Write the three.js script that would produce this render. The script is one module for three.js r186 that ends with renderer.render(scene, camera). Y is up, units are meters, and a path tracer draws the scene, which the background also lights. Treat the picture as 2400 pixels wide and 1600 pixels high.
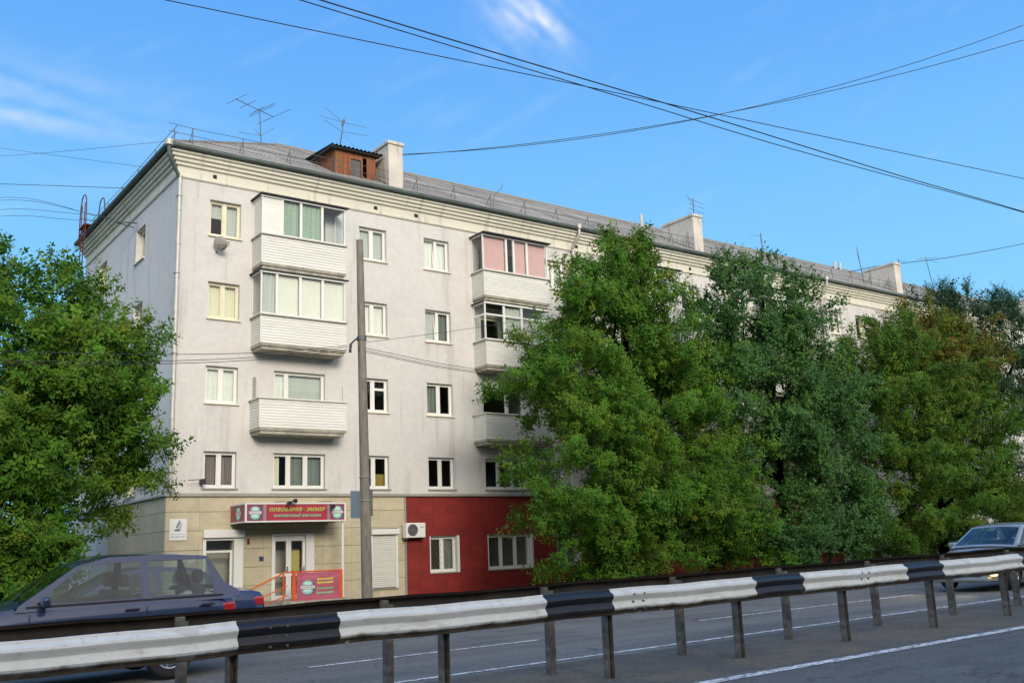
import * as THREE from 'three';
import { mergeGeometries, mergeVertices, toCreasedNormals } from 'three/addons/utils/BufferGeometryUtils.js';
import { RoundedBoxGeometry } from 'three/addons/geometries/RoundedBoxGeometry.js';
import { Brush, Evaluator, SUBTRACTION } from 'three-bvh-csg';

// ------------------------------------------------------------------ camera, sky, sun, exposure
const scene = new THREE.Scene();
const camera = new THREE.PerspectiveCamera(2 * Math.atan(800 / 2309) * 180 / Math.PI, 1024 / 682, 0.1, 1500);
const CAM = new THREE.Vector3(-10.2965, 1.453, 33.0343);
{
  const R = new THREE.Vector3(0.80532181, -0.03873104, 0.59157137), U = new THREE.Vector3(-0.09202142, 0.97760246, 0.18927625), F = new THREE.Vector3(0.58565249, 0.20686553, -0.7837205);
  const m = new THREE.Matrix4().makeBasis(R, U, F.clone().negate());
  camera.position.copy(CAM); camera.quaternion.setFromRotationMatrix(m);
}
const renderer = new THREE.WebGLRenderer();
renderer.toneMapping = THREE.LinearToneMapping;
renderer.toneMappingExposure = 1.03;
renderer.shadowMap.enabled = true;
const SUN_DIR = new THREE.Vector3(-0.24, 0.34, 0.92).normalize();
const sun = new THREE.DirectionalLight(new THREE.Color(1.0, 0.92, 0.80), 2.45);
sun.position.copy(SUN_DIR).multiplyScalar(90); sun.target.position.set(15, 5, 5);
sun.position.add(sun.target.position);
sun.castShadow = true; sun.shadow.radius = 34; sun.shadow.mapSize.set(2048, 2048);
Object.assign(sun.shadow.camera, { left: -80, right: 80, top: 60, bottom: -60, near: 1, far: 260 });
scene.add(sun, sun.target);

// ------------------------------------------------------------------ random numbers and noise
function rng(seed) { let a = seed >>> 0; return () => { a |= 0; a = a + 0x6D2B79F5 | 0; let t = Math.imul(a ^ a >>> 15, 1 | a); t = t + Math.imul(t ^ t >>> 7, 61 | t) ^ t; return ((t ^ t >>> 14) >>> 0) / 4294967296; }; }
function hash(x, y, s) { let h = Math.imul(x, 374761393) + Math.imul(y, 668265263) + Math.imul(s, 974634777) | 0; h = Math.imul(h ^ h >>> 13, 1274126177); h ^= h >>> 16; return (h >>> 0) / 4294967296; }
const sm = t => t * t * (3 - 2 * t), mix = (a, b, t) => a + (b - a) * t, clamp = (v, a = 0, b = 1) => Math.min(b, Math.max(a, v)), step = (a, b, v) => sm(clamp((v - a) / (b - a)));
function vnoise(x, y, px, py, s) {   // value noise of period px, py
  const x0 = Math.floor(x), y0 = Math.floor(y), fx = sm(x - x0), fy = sm(y - y0), w = (v, p) => ((v % p) + p) % p;
  return mix(mix(hash(w(x0, px), w(y0, py), s), hash(w(x0 + 1, px), w(y0, py), s), fx), mix(hash(w(x0, px), w(y0 + 1, py), s), hash(w(x0 + 1, px), w(y0 + 1, py), s), fx), fy);
}
function fbm(u, v, fu, fv, oct, s) { let a = 0.5, r = 0, n = 0; for (let i = 0; i < oct; i++) { r += a * vnoise(u * fu, v * fv, fu, fv, s + i); n += a; a *= 0.55; fu *= 2; fv *= 2; } return r / n; }

// ------------------------------------------------------------------ the sky: blue air, paler to the horizon and round the veiled sun, with cirrus
{
  const W = 1600, H = 800, data = new Float32Array(W * H * 4);
  for (let j = 0; j < H; j++) for (let i = 0; i < W; i++) {
    const u = (i + 0.5) / W, v = (j + 0.5) / H, el = (v - 0.5) * Math.PI, th = (u - 0.5) * 2 * Math.PI;
    const x = Math.cos(el) * Math.cos(th), y = Math.sin(el), z = Math.cos(el) * Math.sin(th);
    const e = Math.max(0, el * 180 / Math.PI), az = Math.atan2(x, -z) * 180 / Math.PI;
    const k = Math.exp(-e / 15), t = clamp(e / 90);
    const q1 = step(10, 34, e), q2 = step(30, 90, e); let r = mix(mix(0.25, 0.12, q1), 0.05, q2), g = mix(mix(0.64, 0.39, q1), 0.24, q2), b = mix(mix(1.02, 0.93, q1), 0.74, q2);
    const d = x * SUN_DIR.x + y * SUN_DIR.y + z * SUN_DIR.z, glow = Math.pow(clamp((d + 0.35) / 1.35), 2.2);
    r = mix(r, 1.85, glow * 0.92); g = mix(g, 1.70, glow * 0.92); b = mix(b, 1.52, glow * 0.92);
    let cl = 0; if (el > -0.01 && glow < 0.5) {
    // cirrus: thin drawn-out streaks
    const wx = az * 0.9 + 14 * fbm(u, v, 12, 9, 3, 7), ca = 0.55, sa = 0.83;
    const p = (wx * ca - e * sa) / 360 * 1.0, q = (wx * sa + e * ca) / 360;
    let c = fbm(p + 2, q + 2, 60, 14, 5, 21);
    let wisp = step(0.55, 0.80, c) * 0.30 * step(0.42, 0.62, fbm(u, v, 16, 10, 3, 55));
    // the bright plume overhead and the pale veil low on the left
    const dx = az - 38.2, dy = e - 30.4, s1 = dx * 0.64 + dy * 0.77, s2 = -dx * 0.77 + dy * 0.64;
    const nn = fbm(u, v, 256, 200, 4, 91), n2 = fbm(p + 1, q + 1, 240, 60, 4, 33);
    const st = fbm(0.5 + s1 / 40, 0.5 + s2 / 160, 90, 60, 5, 61), fine = fbm(u, v, 700, 420, 4, 62);
    const plume = Math.exp(-Math.pow((s1 + 0.35 * Math.sin(s2 * 0.9)) / 0.75, 2) - Math.pow((s2 + 0.2) / 2.6, 2)) * clamp(2.6 * (st - 0.30)) * clamp(0.35 + 1.3 * fine) * 0.95
      + Math.exp(-Math.pow((dx - 0.4) / 2.8, 2) - Math.pow(dy / 2.4, 2)) * clamp(2.4 * (st - 0.38)) * clamp(0.2 + 1.3 * fine) * 0.40;
    const bs = fbm(0.5 + az / 120, 0.5 + (e + 0.10 * az) / 40, 24, 60, 5, 63), veil = Math.exp(-Math.pow((az - 6) / 9, 2) - Math.pow((e - 24.0 + 0.03 * az) / 2.1, 2)) * clamp(2.3 * (bs - 0.28)) * 0.40 * clamp(0.5 + fine)
      + clamp(2.6 * (fbm(0.5 + (az + 1.6 * e) / 200, 0.5 + (e - 0.45 * az) / 60, 30, 70, 5, 64) - 0.60)) * 0.10;
    cl = clamp((wisp * 0.4 + plume + veil) * step(0.5, 0.3, glow)); }
    r = mix(r, 0.98, cl); g = mix(g, 1.0, cl); b = mix(b, 1.03, cl);
    if (el < 0) { const m = clamp(-el * 6); r = mix(r, 0.16, m); g = mix(g, 0.16, m); b = mix(b, 0.15, m); }
    const o = (j * W + i) * 4; data[o] = r; data[o + 1] = g; data[o + 2] = b; data[o + 3] = 1;
  }
  const tex = new THREE.DataTexture(data, W, H, THREE.RGBAFormat, THREE.FloatType);
  tex.mapping = THREE.EquirectangularReflectionMapping; tex.magFilter = tex.minFilter = THREE.LinearFilter; tex.wrapS = THREE.RepeatWrapping; tex.needsUpdate = true;
  scene.background = tex; scene.environment = tex;
}

// ------------------------------------------------------------------ textures (all computed)
function makeTex(size, metres, fn, srgb = true) {   // fn(u, v) -> [r,g,b] 0..1 display values
  const [W, H] = Array.isArray(size) ? size : [size, size], d = new Uint8Array(W * H * 4);
  for (let j = 0; j < H; j++) for (let i = 0; i < W; i++) { const c = fn((i + 0.5) / W, (j + 0.5) / H), o = (j * W + i) * 4; d[o] = clamp(c[0]) * 255; d[o + 1] = clamp(c[1]) * 255; d[o + 2] = clamp(c[2]) * 255; d[o + 3] = 255; }
  const t = new THREE.DataTexture(d, W, H, THREE.RGBAFormat); if (srgb) t.colorSpace = THREE.SRGBColorSpace;
  t.magFilter = THREE.LinearFilter; t.minFilter = THREE.LinearMipmapLinearFilter; t.generateMipmaps = true; t.wrapS = t.wrapT = THREE.RepeatWrapping;
  const [mw, mh] = Array.isArray(metres) ? metres : [metres, metres]; t.repeat.set(1 / mw, 1 / mh); t.needsUpdate = true; return t;
}
const grey = v => [v, v, v];
const lin = (r, g, b) => new THREE.Color().setRGB(r, g, b);
function mottled(size, metres, base, amp, f, seed, tint = [1, 1, 1]) { return makeTex(size, metres, (u, v) => { const n = fbm(u, v, f, f, 6, seed) - 0.5, m = fbm(u, v, 3, 3, 4, seed + 31) - 0.5, k = 1 + amp * (n * 1.2 + m); return [base[0] * k * tint[0], base[1] * k * tint[1], base[2] * k * tint[2]]; }); }
const std = o => new THREE.MeshStandardMaterial({ side: THREE.DoubleSide, ...o });
const phy = o => new THREE.MeshPhysicalMaterial({ side: THREE.DoubleSide, ...o });
const M = {};
{
  const plasterBump = makeTex(512, 1.6, (u, v) => grey(0.6 * fbm(u, v, 40, 40, 4, 5) + 0.4 * fbm(u, v, 6, 6, 3, 6)), false);
  M.plaster = std({ roughness: 0.93, bumpMap: plasterBump, bumpScale: 0.006, map: makeTex(1024, [23, 17], (u, v) => {
    const a = fbm(u, v, 5, 4, 5, 11), s = fbm(u, v, 70, 5, 4, 12), f = fbm(u, v, 160, 130, 3, 13), r = step(0.56, 0.62, fbm(u, v, 7, 6, 4, 15)), k = 1 + 0.05 * (a - 0.5) - 0.07 * step(0.56, 0.8, s) + 0.06 * (f - 0.5) - 0.012 * r;
    return [0.815 * k, 0.80 * k * (1 + 0.004 * r), 0.778 * k * (1 + 0.012 * r)]; }) });
  M.cream = std({ roughness: 0.92, bumpMap: plasterBump, bumpScale: 0.003, map: makeTex(512, [19, 5], (u, v) => { const a = fbm(u, v, 9, 5, 5, 41), s = fbm(u, v, 120, 3, 4, 42), k = 1 + 0.08 * (a - 0.5) - 0.12 * step(0.58, 0.8, s); return [0.845 * k, 0.828 * k, 0.762 * k]; }) });
  M.chimney = std({ roughness: 0.95, bumpMap: plasterBump, bumpScale: 0.01, map: makeTex(512, 4, (u, v) => { const a = fbm(u, v, 6, 6, 6, 44), s = fbm(u, v, 30, 4, 4, 45), k = 1 + 0.2 * (a - 0.5) - 0.16 * step(0.55, 0.75, s); return [0.80 * k, 0.77 * k, 0.72 * k]; }) });
  M.panel = [0, 1, 2, 3].map(i => std({ roughness: 0.8, map: mottled(256, [1.7, 1.3], [0.745 + 0.01 * (i - 1.5), 0.70 + 0.01 * (i - 1.5), 0.59 + 0.008 * (i - 1.5)], 0.10, 9, 60 + i) }));
  M.joint = std({ color: lin(0.12, 0.1, 0.08), roughness: 0.95 });
  M.plinth = std({ roughness: 0.95, map: mottled(256, 2, [0.38, 0.38, 0.38], 0.25, 12, 71) });
  M.redTile = [0, 1, 2, 3, 4].map(i => std({ roughness: 0.62, map: mottled(256, [0.9, 0.7], [0.515 + 0.009 * (i - 2), 0.145 + 0.004 * (i - 2), 0.128 + 0.004 * (i - 2)], 0.16, 24, 80 + i) }));
  M.redGrout = std({ color: lin(0.13, 0.035, 0.03), roughness: 0.95 });
  M.trimGrey = std({ roughness: 0.6, metalness: 0.25, map: mottled(256, 3, [0.62, 0.61, 0.57], 0.15, 20, 90) });
  M.gutter = std({ roughness: 0.7, metalness: 0.2, map: mottled(512, [7, 2], [0.35, 0.39, 0.37], 0.35, 26, 91) });
  M.downpipe = std({ roughness: 0.55, metalness: 0.3, map: mottled(256, 2, [0.74, 0.73, 0.68], 0.14, 18, 92) });
  M.slate = [0, 1, 2, 3, 4].map(i => std({ roughness: 0.95, map: mottled(256, [1.6, 2.1], [0.56 + 0.02 * (i - 2), 0.545 + 0.02 * (i - 2), 0.515 + 0.018 * (i - 2)], 0.24, 16, 100 + i) }));
  M.upvc = std({ color: lin(0.78, 0.77, 0.72), roughness: 0.42 });
  M.oldWood = std({ roughness: 0.7, map: mottled(256, 1, [0.87, 0.84, 0.74], 0.1, 20, 111) });
  M.siding = [0, 1, 2].map(i => std({ roughness: 0.5, map: mottled(256, [3.1, 1], [0.84 + 0.012 * i, 0.835 + 0.012 * i, 0.80 + 0.012 * i], 0.06, 12, 120 + i) }));
  M.slab = std({ roughness: 0.95, map: mottled(256, 2, [0.66, 0.64, 0.58], 0.3, 12, 125) });
  M.darkRoof = std({ roughness: 0.7, metalness: 0.3, map: mottled(256, 2, [0.24, 0.24, 0.24], 0.3, 14, 126) });
  M.glass = phy({ color: lin(0.92, 0.96, 0.95), roughness: 0.015, transmission: 1, thickness: 0, ior: 1.52 });
  M.interior = std({ color: lin(0.42, 0.38, 0.32), roughness: 1 });
  const cloth = (c, seed, a = 0.16) => std({ roughness: 0.95, map: makeTex(256, [0.7, 2.4], (u, v) => { const k = 1 + a * (fbm(u, v, 24, 2, 3, seed) - 0.5) + 0.08 * (fbm(u, v, 60, 60, 2, seed + 3) - 0.5); return c.map(q => q * k); }) });
  M.curtain = { white: cloth([0.90, 0.90, 0.86], 130), cream: cloth([0.88, 0.86, 0.74], 131), grey: cloth([0.74, 0.75, 0.72], 132), lace: cloth([0.52, 0.46, 0.45], 133, 0.6), teal: null, blind: cloth([0.90, 0.885, 0.82], 135, 0.04), yellow: cloth([0.56, 0.48, 0.24], 136), pink: cloth([0.84, 0.66, 0.64], 137, 0.06), dimlace: cloth([0.46, 0.48, 0.46], 138, 0.5), board: cloth([0.84, 0.83, 0.78], 139, 0.05) };
  M.curtain.teal = std({ roughness: 0.95, map: makeTex(512, [0.8, 1.2], (u, v) => { const k = 1 + 0.25 * (fbm(u, v, 20, 1, 3, 134) - 0.5), b = step(0.62, 0.7, fbm(u, v, 14, 18, 3, 140)); return [mix(0.58, 0.72, b) * k, mix(0.66, 0.69, b) * k, mix(0.60, 0.55, b) * k]; }) });
  M.brown = [0, 1, 2].map(i => std({ roughness: 0.9, map: makeTex(256, [0.5, 1.8], (u, v) => { const k = 1 + 0.5 * (fbm(u, v, 30, 2, 4, 150 + i) - 0.5) + 0.3 * (fbm(u, v, 4, 4, 4, 155 + i) - 0.5); return [0.50 * k + 0.02 * i, 0.33 * k, 0.22 * k]; }) }));
  M.rust = std({ roughness: 0.8, metalness: 0.3, map: mottled(256, 1, [0.42, 0.20, 0.17], 0.4, 20, 160) });
  M.wire = std({ color: lin(0.025, 0.027, 0.03), roughness: 0.7 });
  M.steel = std({ color: lin(0.13, 0.135, 0.14), roughness: 0.6, metalness: 0.5 });
  M.alu = std({ color: lin(0.2, 0.21, 0.22), roughness: 0.5, metalness: 0.6 });
  M.concrete = std({ roughness: 0.95, bumpMap: plasterBump, bumpScale: 0.006, map: makeTex(512, [0.9, 3.2], (u, v) => { const k = 1 + 0.35 * (fbm(u, v, 12, 12, 5, 170) - 0.5) + 0.3 * (fbm(u, v, 20, 2, 4, 171) - 0.5); return [0.50 * k, 0.475 * k, 0.425 * k]; }) });
  M.white = std({ color: lin(0.74, 0.74, 0.70), roughness: 0.5 });
  M.orange = std({ roughness: 0.45, map: mottled(256, 1, [0.86, 0.36, 0.13], 0.14, 16, 175) });
  M.asphalt = std({ roughness: 0.9, bumpMap: makeTex(512, 1.1, (u, v) => grey(fbm(u, v, 128, 128, 3, 180)), false), bumpScale: 0.006, map: makeTex(1024, [12, 7.7], (u, v) => {
    const f = fbm(u, v, 400, 260, 2, 181), m = fbm(u, v, 9, 6, 5, 182), tr = fbm(u, v, 2, 14, 3, 183), cr = Math.abs(fbm(u, v, 6, 5, 4, 185) - 0.5), k = 1 + 0.30 * (f - 0.5) + 0.26 * (m - 0.5) + 0.28 * (tr - 0.5) - 0.10 * step(0.6, 0.7, fbm(u, v, 5, 7, 5, 187)) - 0.3 * (1 - step(0.0, 0.006, cr));
    return [0.425 * k, 0.42 * k, 0.398 * k]; }) });
  M.asphaltNear = std({ roughness: 0.9, bumpMap: M.asphalt.bumpMap, bumpScale: 0.006, map: makeTex(1024, [11, 7.3], (u, v) => { const f = fbm(u, v, 400, 260, 2, 281), m = fbm(u, v, 8, 7, 5, 282), tr = fbm(u, v, 2, 12, 4, 283), oil = step(0.62, 0.74, fbm(u, v, 9, 14, 5, 284)), cr = Math.abs(fbm(u, v, 7, 6, 4, 285) - 0.5), k = 1 + 0.34 * (f - 0.5) + 0.22 * (m - 0.5) + 0.24 * (tr - 0.5) - 0.12 * oil - 0.3 * (1 - step(0, 0.005, cr)); return [0.375 * k, 0.375 * k, 0.362 * k]; }) });
  M.median = std({ roughness: 0.97, bumpMap: M.asphalt.bumpMap, bumpScale: 0.01, map: makeTex(1024, [9, 3.0], (u, v) => { const f = fbm(u, v, 300, 100, 3, 191), m = fbm(u, v, 12, 5, 5, 192), d = step(0.42, 0.62, fbm(u, v, 16, 4, 5, 193)), k = 1 + 0.4 * (f - 0.5) + 0.25 * (m - 0.5); return [mix(0.37, 0.42, d) * k, mix(0.362, 0.395, d) * k, mix(0.34, 0.345, d) * k]; }) });
  M.paintLine = std({ roughness: 0.75, map: makeTex(512, [3.3, 0.5], (u, v) => { const w = step(0.36, 0.5, fbm(u, v, 70, 12, 5, 200)), k = 0.92 + 0.16 * fbm(u, v, 10, 3, 3, 201); return [mix(0.5, 0.86, w) * k, mix(0.5, 0.87, w) * k, mix(0.5, 0.86, w) * k]; }) });
  M.soil = std({ roughness: 1, map: makeTex(512, 7, (u, v) => { const g = step(0.4, 0.6, fbm(u, v, 9, 9, 5, 210)), k = 0.8 + 0.4 * fbm(u, v, 90, 90, 3, 211); return [mix(0.33, 0.24, g) * k, mix(0.29, 0.30, g) * k, mix(0.22, 0.15, g) * k]; }) });
  M.paving = std({ roughness: 0.95, map: mottled(512, 3, [0.50, 0.49, 0.46], 0.25, 20, 215) });
  const mud = (base, seed) => makeTex([1024, 128], [4.1, 0.36], (u, v) => {   // v runs over the beam's height: mud spatter with ragged edge along the lower lip
    const n = fbm(u, v, 40, 6, 5, seed), e = fbm(u, 0, 22, 1, 4, seed + 5), low = step(0.20 + 0.22 * (e - 0.4), 0.05 + 0.22 * (e - 0.4), v) * step(0.25, 0.5, n + 0.15), sp = step(0.68, 0.78, fbm(u, v, 90, 12, 4, seed + 9)) * 0.5, sc = step(0.66, 0.72, fbm(u, v, 10, 3, 4, seed + 12)) * 0.55, k = 1 + 0.08 * (n - 0.5), m = clamp(low * 0.9 + sp * 0.22 + sc * 0.2);
    return [mix(base[0] * k, 0.30, m), mix(base[1] * k, 0.24, m), mix(base[2] * k, 0.16, m)]; });
  M.beamWhite = std({ roughness: 0.55, map: mud([0.87, 0.865, 0.83], 220) });
  M.beamBlack = std({ roughness: 0.42, map: mud([0.10, 0.105, 0.12], 230) });
  M.beamBack = std({ roughness: 0.8, metalness: 0.2, map: mottled(512, 1.3, [0.20, 0.17, 0.135], 0.5, 16, 235) });
  M.post = std({ roughness: 0.85, metalness: 0.25, map: mottled(256, 0.8, [0.42, 0.40, 0.365], 0.5, 14, 236) });
  M.bark = std({ roughness: 1, map: makeTex(256, [0.8, 1.6], (u, v) => { const k = 0.7 + 0.6 * fbm(u, v, 24, 5, 4, 240); return [0.33 * k, 0.29 * k, 0.24 * k]; }) });
  M.rubber = std({ color: lin(0.018, 0.018, 0.018), roughness: 0.85 });
  M.rim = std({ color: lin(0.5, 0.5, 0.5), roughness: 0.35, metalness: 0.9 });
  M.carGlass = phy({ color: lin(0.012, 0.016, 0.018), roughness: 0.03, ior: 1.7, clearcoat: 1, clearcoatRoughness: 0.02 });
  M.autoGlass = phy({ color: lin(0.62, 0.72, 0.70), roughness: 0.02, transmission: 1, thickness: 0, ior: 1.6, clearcoat: 1, clearcoatRoughness: 0.02 });
  M.seat = std({ color: lin(0.06, 0.05, 0.048), roughness: 0.9 });
  M.chrome = std({ color: lin(0.7, 0.7, 0.7), roughness: 0.12, metalness: 1 });
  M.blackPlastic = std({ color: lin(0.02, 0.02, 0.022), roughness: 0.6 });
  M.redLens = phy({ color: lin(0.42, 0.015, 0.02), roughness: 0.12, clearcoat: 1 });
  M.clearLens = phy({ color: lin(0.72, 0.74, 0.75), roughness: 0.08, clearcoat: 1 });
  M.reflector = std({ color: lin(0.5, 0.03, 0.03), roughness: 0.3 });
}

// ------------------------------------------------------------------ helpers for geometry, parts and things
const taken = new Map();
function numbered(n) { const k = taken.get(n) || 0; taken.set(n, k + 1); return k ? `${n}_${String(k).padStart(3, '0')}` : n; }
function metric(g) {   // uv in metres from the face direction
  g = g.index ? g.toNonIndexed() : g; const p = g.attributes.position, n = g.attributes.normal, uv = new Float32Array(p.count * 2);
  for (let i = 0; i < p.count; i++) { const ax = Math.abs(n.getX(i)), ay = Math.abs(n.getY(i)), az = Math.abs(n.getZ(i)); if (az >= ax && az >= ay) { uv[2 * i] = p.getX(i); uv[2 * i + 1] = p.getY(i); } else if (ax >= ay) { uv[2 * i] = p.getZ(i); uv[2 * i + 1] = p.getY(i); } else { uv[2 * i] = p.getX(i); uv[2 * i + 1] = p.getZ(i); } }
  g.setAttribute('uv', new THREE.BufferAttribute(uv, 2)); return g;
}
const bx = (x0, x1, y0, y1, z0, z1) => metric(new THREE.BoxGeometry(x1 - x0, y1 - y0, z1 - z0).translate((x0 + x1) / 2, (y0 + y1) / 2, (z0 + z1) / 2));
const rbx = (x0, x1, y0, y1, z0, z1, r = 0.01, s = 2) => metric(new RoundedBoxGeometry(x1 - x0, y1 - y0, z1 - z0, s, r).translate((x0 + x1) / 2, (y0 + y1) / 2, (z0 + z1) / 2));
const V = (x, y, z) => new THREE.Vector3(x, y, z);
function rod(a, b, r, r2 = r, seg = 8) { const d = b.clone().sub(a), L = d.length(), g = new THREE.CylinderGeometry(r2, r, L, seg, 1); g.applyQuaternion(new THREE.Quaternion().setFromUnitVectors(V(0, 1, 0), d.normalize())); g.translate((a.x + b.x) / 2, (a.y + b.y) / 2, (a.z + b.z) / 2); return g.toNonIndexed(); }
function tube(pts, r, seg = 24, rad = 6) { return new THREE.TubeGeometry(new THREE.CatmullRomCurve3(pts), seg, r, rad, false).toNonIndexed(); }
function merge(list) { return list.length === 1 ? list[0] : mergeGeometries(list.map(g => { g = g.index ? g.toNonIndexed() : g; for (const k of Object.keys(g.attributes)) if (!['position', 'normal', 'uv'].includes(k)) g.deleteAttribute(k); return g; })); }
function part(name, geo, mat, parent) { const m = new THREE.Mesh(Array.isArray(geo) ? merge(geo) : geo, mat); m.name = name; m.castShadow = m.receiveShadow = true; parent.add(m); return m; }
function group(name, parent, x = 0, y = 0, z = 0) { const g = new THREE.Group(); g.name = name; g.position.set(x, y, z); parent.add(g); return g; }
function tag(o, label, category, grp, kind) { Object.assign(o.userData, { label, category }); if (grp) o.userData.group = grp; if (kind) o.userData.kind = kind; return o; }
function thing(name, label, category, [x, y, z] = [0, 0, 0], grp) { return tag(group(numbered(name), scene, x, y, z), label, category, grp); }
function solo(name, geo, mat, label, category, grp) { return tag(part(numbered(name), geo, mat, scene), label, category, grp); }
function struct(name, geo, mat) { const m = part(numbered(name), geo, mat, scene); m.userData.kind = 'structure'; return m; }
function canvasTex(w, h, draw) { const c = document.createElement('canvas'); c.width = w; c.height = h; draw(c.getContext('2d'), w, h); const t = new THREE.CanvasTexture(c); t.colorSpace = THREE.SRGBColorSpace; t.magFilter = THREE.LinearFilter; return t; }
function quad(a, b, c, d, n = 1) { // a bottom-left, b bottom-right, c top-right, d top-left; uv 0..1
  const g = new THREE.BufferGeometry(); g.setAttribute('position', new THREE.Float32BufferAttribute([a, b, c, a, c, d].flatMap(v => [v.x, v.y, v.z]), 3)); g.setAttribute('uv', new THREE.Float32BufferAttribute([0, 0, 1, 0, 1, 1, 0, 0, 1, 1, 0, 1], 2)); g.computeVertexNormals(); return g;
}
const GRADE = 0.009, gy = x => GRADE * x;
function shear(g) { const p = g.attributes.position; for (let i = 0; i < p.count; i++) p.setY(i, p.getY(i) + gy(p.getX(i))); p.needsUpdate = true; return g; }

// ------------------------------------------------------------------ the setting: ground, roads, median, kerbs, markings
function strip(x0, x1, profile, nx = 1) {   // profile [[z,y],...] extruded along x
  const pos = [], uv = [], idx = []; const nz = profile.length;
  for (let i = 0; i <= nx; i++) { const x = mix(x0, x1, i / nx); for (const [z, y] of profile) { pos.push(x, y + gy(x), z); uv.push(x, z); } }
  for (let i = 0; i < nx; i++) for (let j = 0; j < nz - 1; j++) { const a = i * nz + j, b = a + 1, c = a + nz, d = c + 1; idx.push(a, b, d, a, d, c); }
  const g = new THREE.BufferGeometry(); g.setAttribute('position', new THREE.Float32BufferAttribute(pos, 3)); g.setAttribute('uv', new THREE.Float32BufferAttribute(uv, 2)); g.setIndex(idx); g.computeVertexNormals(); return g;
}
struct('ground', strip(-400, 400, [[-400, -0.24], [10.4, -0.24], [12.0, -0.10], [60, -0.10], [400, -0.10]], 20), M.soil);
struct('road', strip(-300, 300, [[13.2, 0], [22.6, 0]], 4), M.asphalt);
struct('road', strip(-300, 300, [[25.0, 0], [40.5, 0]], 4), M.asphaltNear);
struct('median_strip', strip(-300, 300, [[22.5, -0.004], [22.6, 0.004], [23.2, 0.02], [24.6, 0.02], [25.02, 0.004], [25.1, -0.004]], 4), M.median);
struct('pavement', strip(-300, 300, [[10.6, 0.12], [13.0, 0.13]], 4), M.paving);
struct('kerb', strip(-300, 300, [[13.0, 0.128], [13.02, 0.14], [13.16, 0.14], [13.18, 0.12], [13.2, -0.05]], 4), M.slab);
struct('edge_line', strip(-120, 160, [[25.22, 0.006], [25.40, 0.006]], 4), M.paintLine);
struct('edge_line', strip(-120, 160, [[22.22, 0.006], [22.33, 0.006]], 4), M.paintLine);
for (const [a, b] of [[-19.6, -15.6], [-11.9, -7.9], [-4.13, -0.08], [3.69, 10.75], [14.5, 18.5], [22.2, 26.2], [30, 34]]) struct('lane_line', strip(a, b, [[19.71, 0.006], [19.81, 0.006]]), M.paintLine);

// ------------------------------------------------------------------ the apartment building
const DY = -0.211, PERIOD = 17.94, NSEC = 4, LEN = PERIOD * NSEC, DEPTH = 12.5;
const block = thing('apartment_building', 'long five-storey pale plastered apartment block with grey pitched roof and clad ground floor', 'building', [0, DY, 0]);
const ROWS = { 5: [13.006, 14.344], 4: [9.989, 11.317], 3: [7.0, 8.305], 2: [4.10, 5.344], 1: [0.935, 2.29] };
const COLS = { a: [1.17, 2.32], b: [3.66, 5.66], c: [7.10, 8.32], d: [10.07, 11.29], e: [12.79, 14.94], f: [16.35, 17.5] };
const openings = [], endOpenings = [];
const rw = rng(77);
const windowsToBuild = [];
const spec = {
  a5: { n: 2, cur: ['grey', 'grey'], half: 0 }, a4: { n: 2, cur: ['cream', 'cream'] }, a3: { n: 2, cur: ['white', 'white'] }, a2: { n: 2, cur: ['lace', 'lace'] },
  b3: { n: 2, split: [0.26], cur: ['white', 'grey'] }, b2: { n: 3, cur: ['cream', 'dimlace', 'dimlace'], gap: 1, split: [0.31, 0.64] },
  c5: { n: 2, cur: ['grey', 'grey'] }, c4: { n: 2, cur: ['white', 'white'] }, c3: { n: 2, cur: [null, null], transom: 1 }, c2: { n: 2, cur: [null, 'yellow'] , short: 1 },
  d5: { n: 2, cur: ['white', 'white'], tilt: 0 }, d4: { n: 2, cur: ['grey', 'dimlace'], tilt: 0 }, d3: { n: 2, cur: ['dimlace', null] }, d2: { n: 2, cur: [null, null] },
  e2: { n: 3, cur: [null, null, 'dimlace'] }, e3: { n: 2, cur: [null, null], split: [0.6] }, d1: { n: 2, cur: [null, 'dimlace'], bars: 1 }, e1: { n: 3, cur: [null, null, null], bars: 1 }, f5: { n: 2, cur: ['white', 'grey'] },
};
for (let s = 0; s < NSEC; s++) for (const c of 'abcdef') for (const r of [5, 4, 3, 2, 1]) {
  if (s > 1 && r < 4) continue; if (s === 0 && r === 1 && 'abc'.includes(c)) continue;
  const [x0, x1] = COLS[c].map(v => v + s * PERIOD), [y0, y1] = ROWS[r];
  let sp = s === 0 ? spec[c + r] : null;
  if (!sp) { const n = (c === 'b' || c === 'e') ? 3 : 2, kinds = ['white', 'cream', 'grey', 'dimlace', null, null]; sp = { n, cur: Array.from({ length: n }, () => kinds[Math.floor(rw() * kinds.length)]) }; if (r === 1) sp.bars = 1; }
  openings.push([x0, x1, y0, y1]); windowsToBuild.push({ x0, x1, y0, y1, ...sp, key: s + c + r, s, c, r });
}
openings.push([1.30, 2.30, 0.02, 2.38], [3.68, 4.92, 0.29, 2.47]);
for (const [z0, z1, r] of [[-4.9, -3.72, 5], [-10.3, -9.15, 5], [-4.9, -3.72, 4], [-4.9, -3.72, 3], [-4.9, -3.72, 2], [-10.3, -9.15, 4]]) endOpenings.push([z0, z1, ...ROWS[r]]);
function wallShape(x0, x1, y0, y1, holes) {
  const s = new THREE.Shape([[x0, y0], [x1, y0], [x1, y1], [x0, y1]].map(p => new THREE.Vector2(...p)));
  for (const [a, b, c, d] of holes) s.holes.push(new THREE.Path([[a, c], [a, d], [b, d], [b, c]].map(p => new THREE.Vector2(...p))));
  return metric(new THREE.ExtrudeGeometry(s, { depth: 0.38, bevelEnabled: false }));
}
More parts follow.
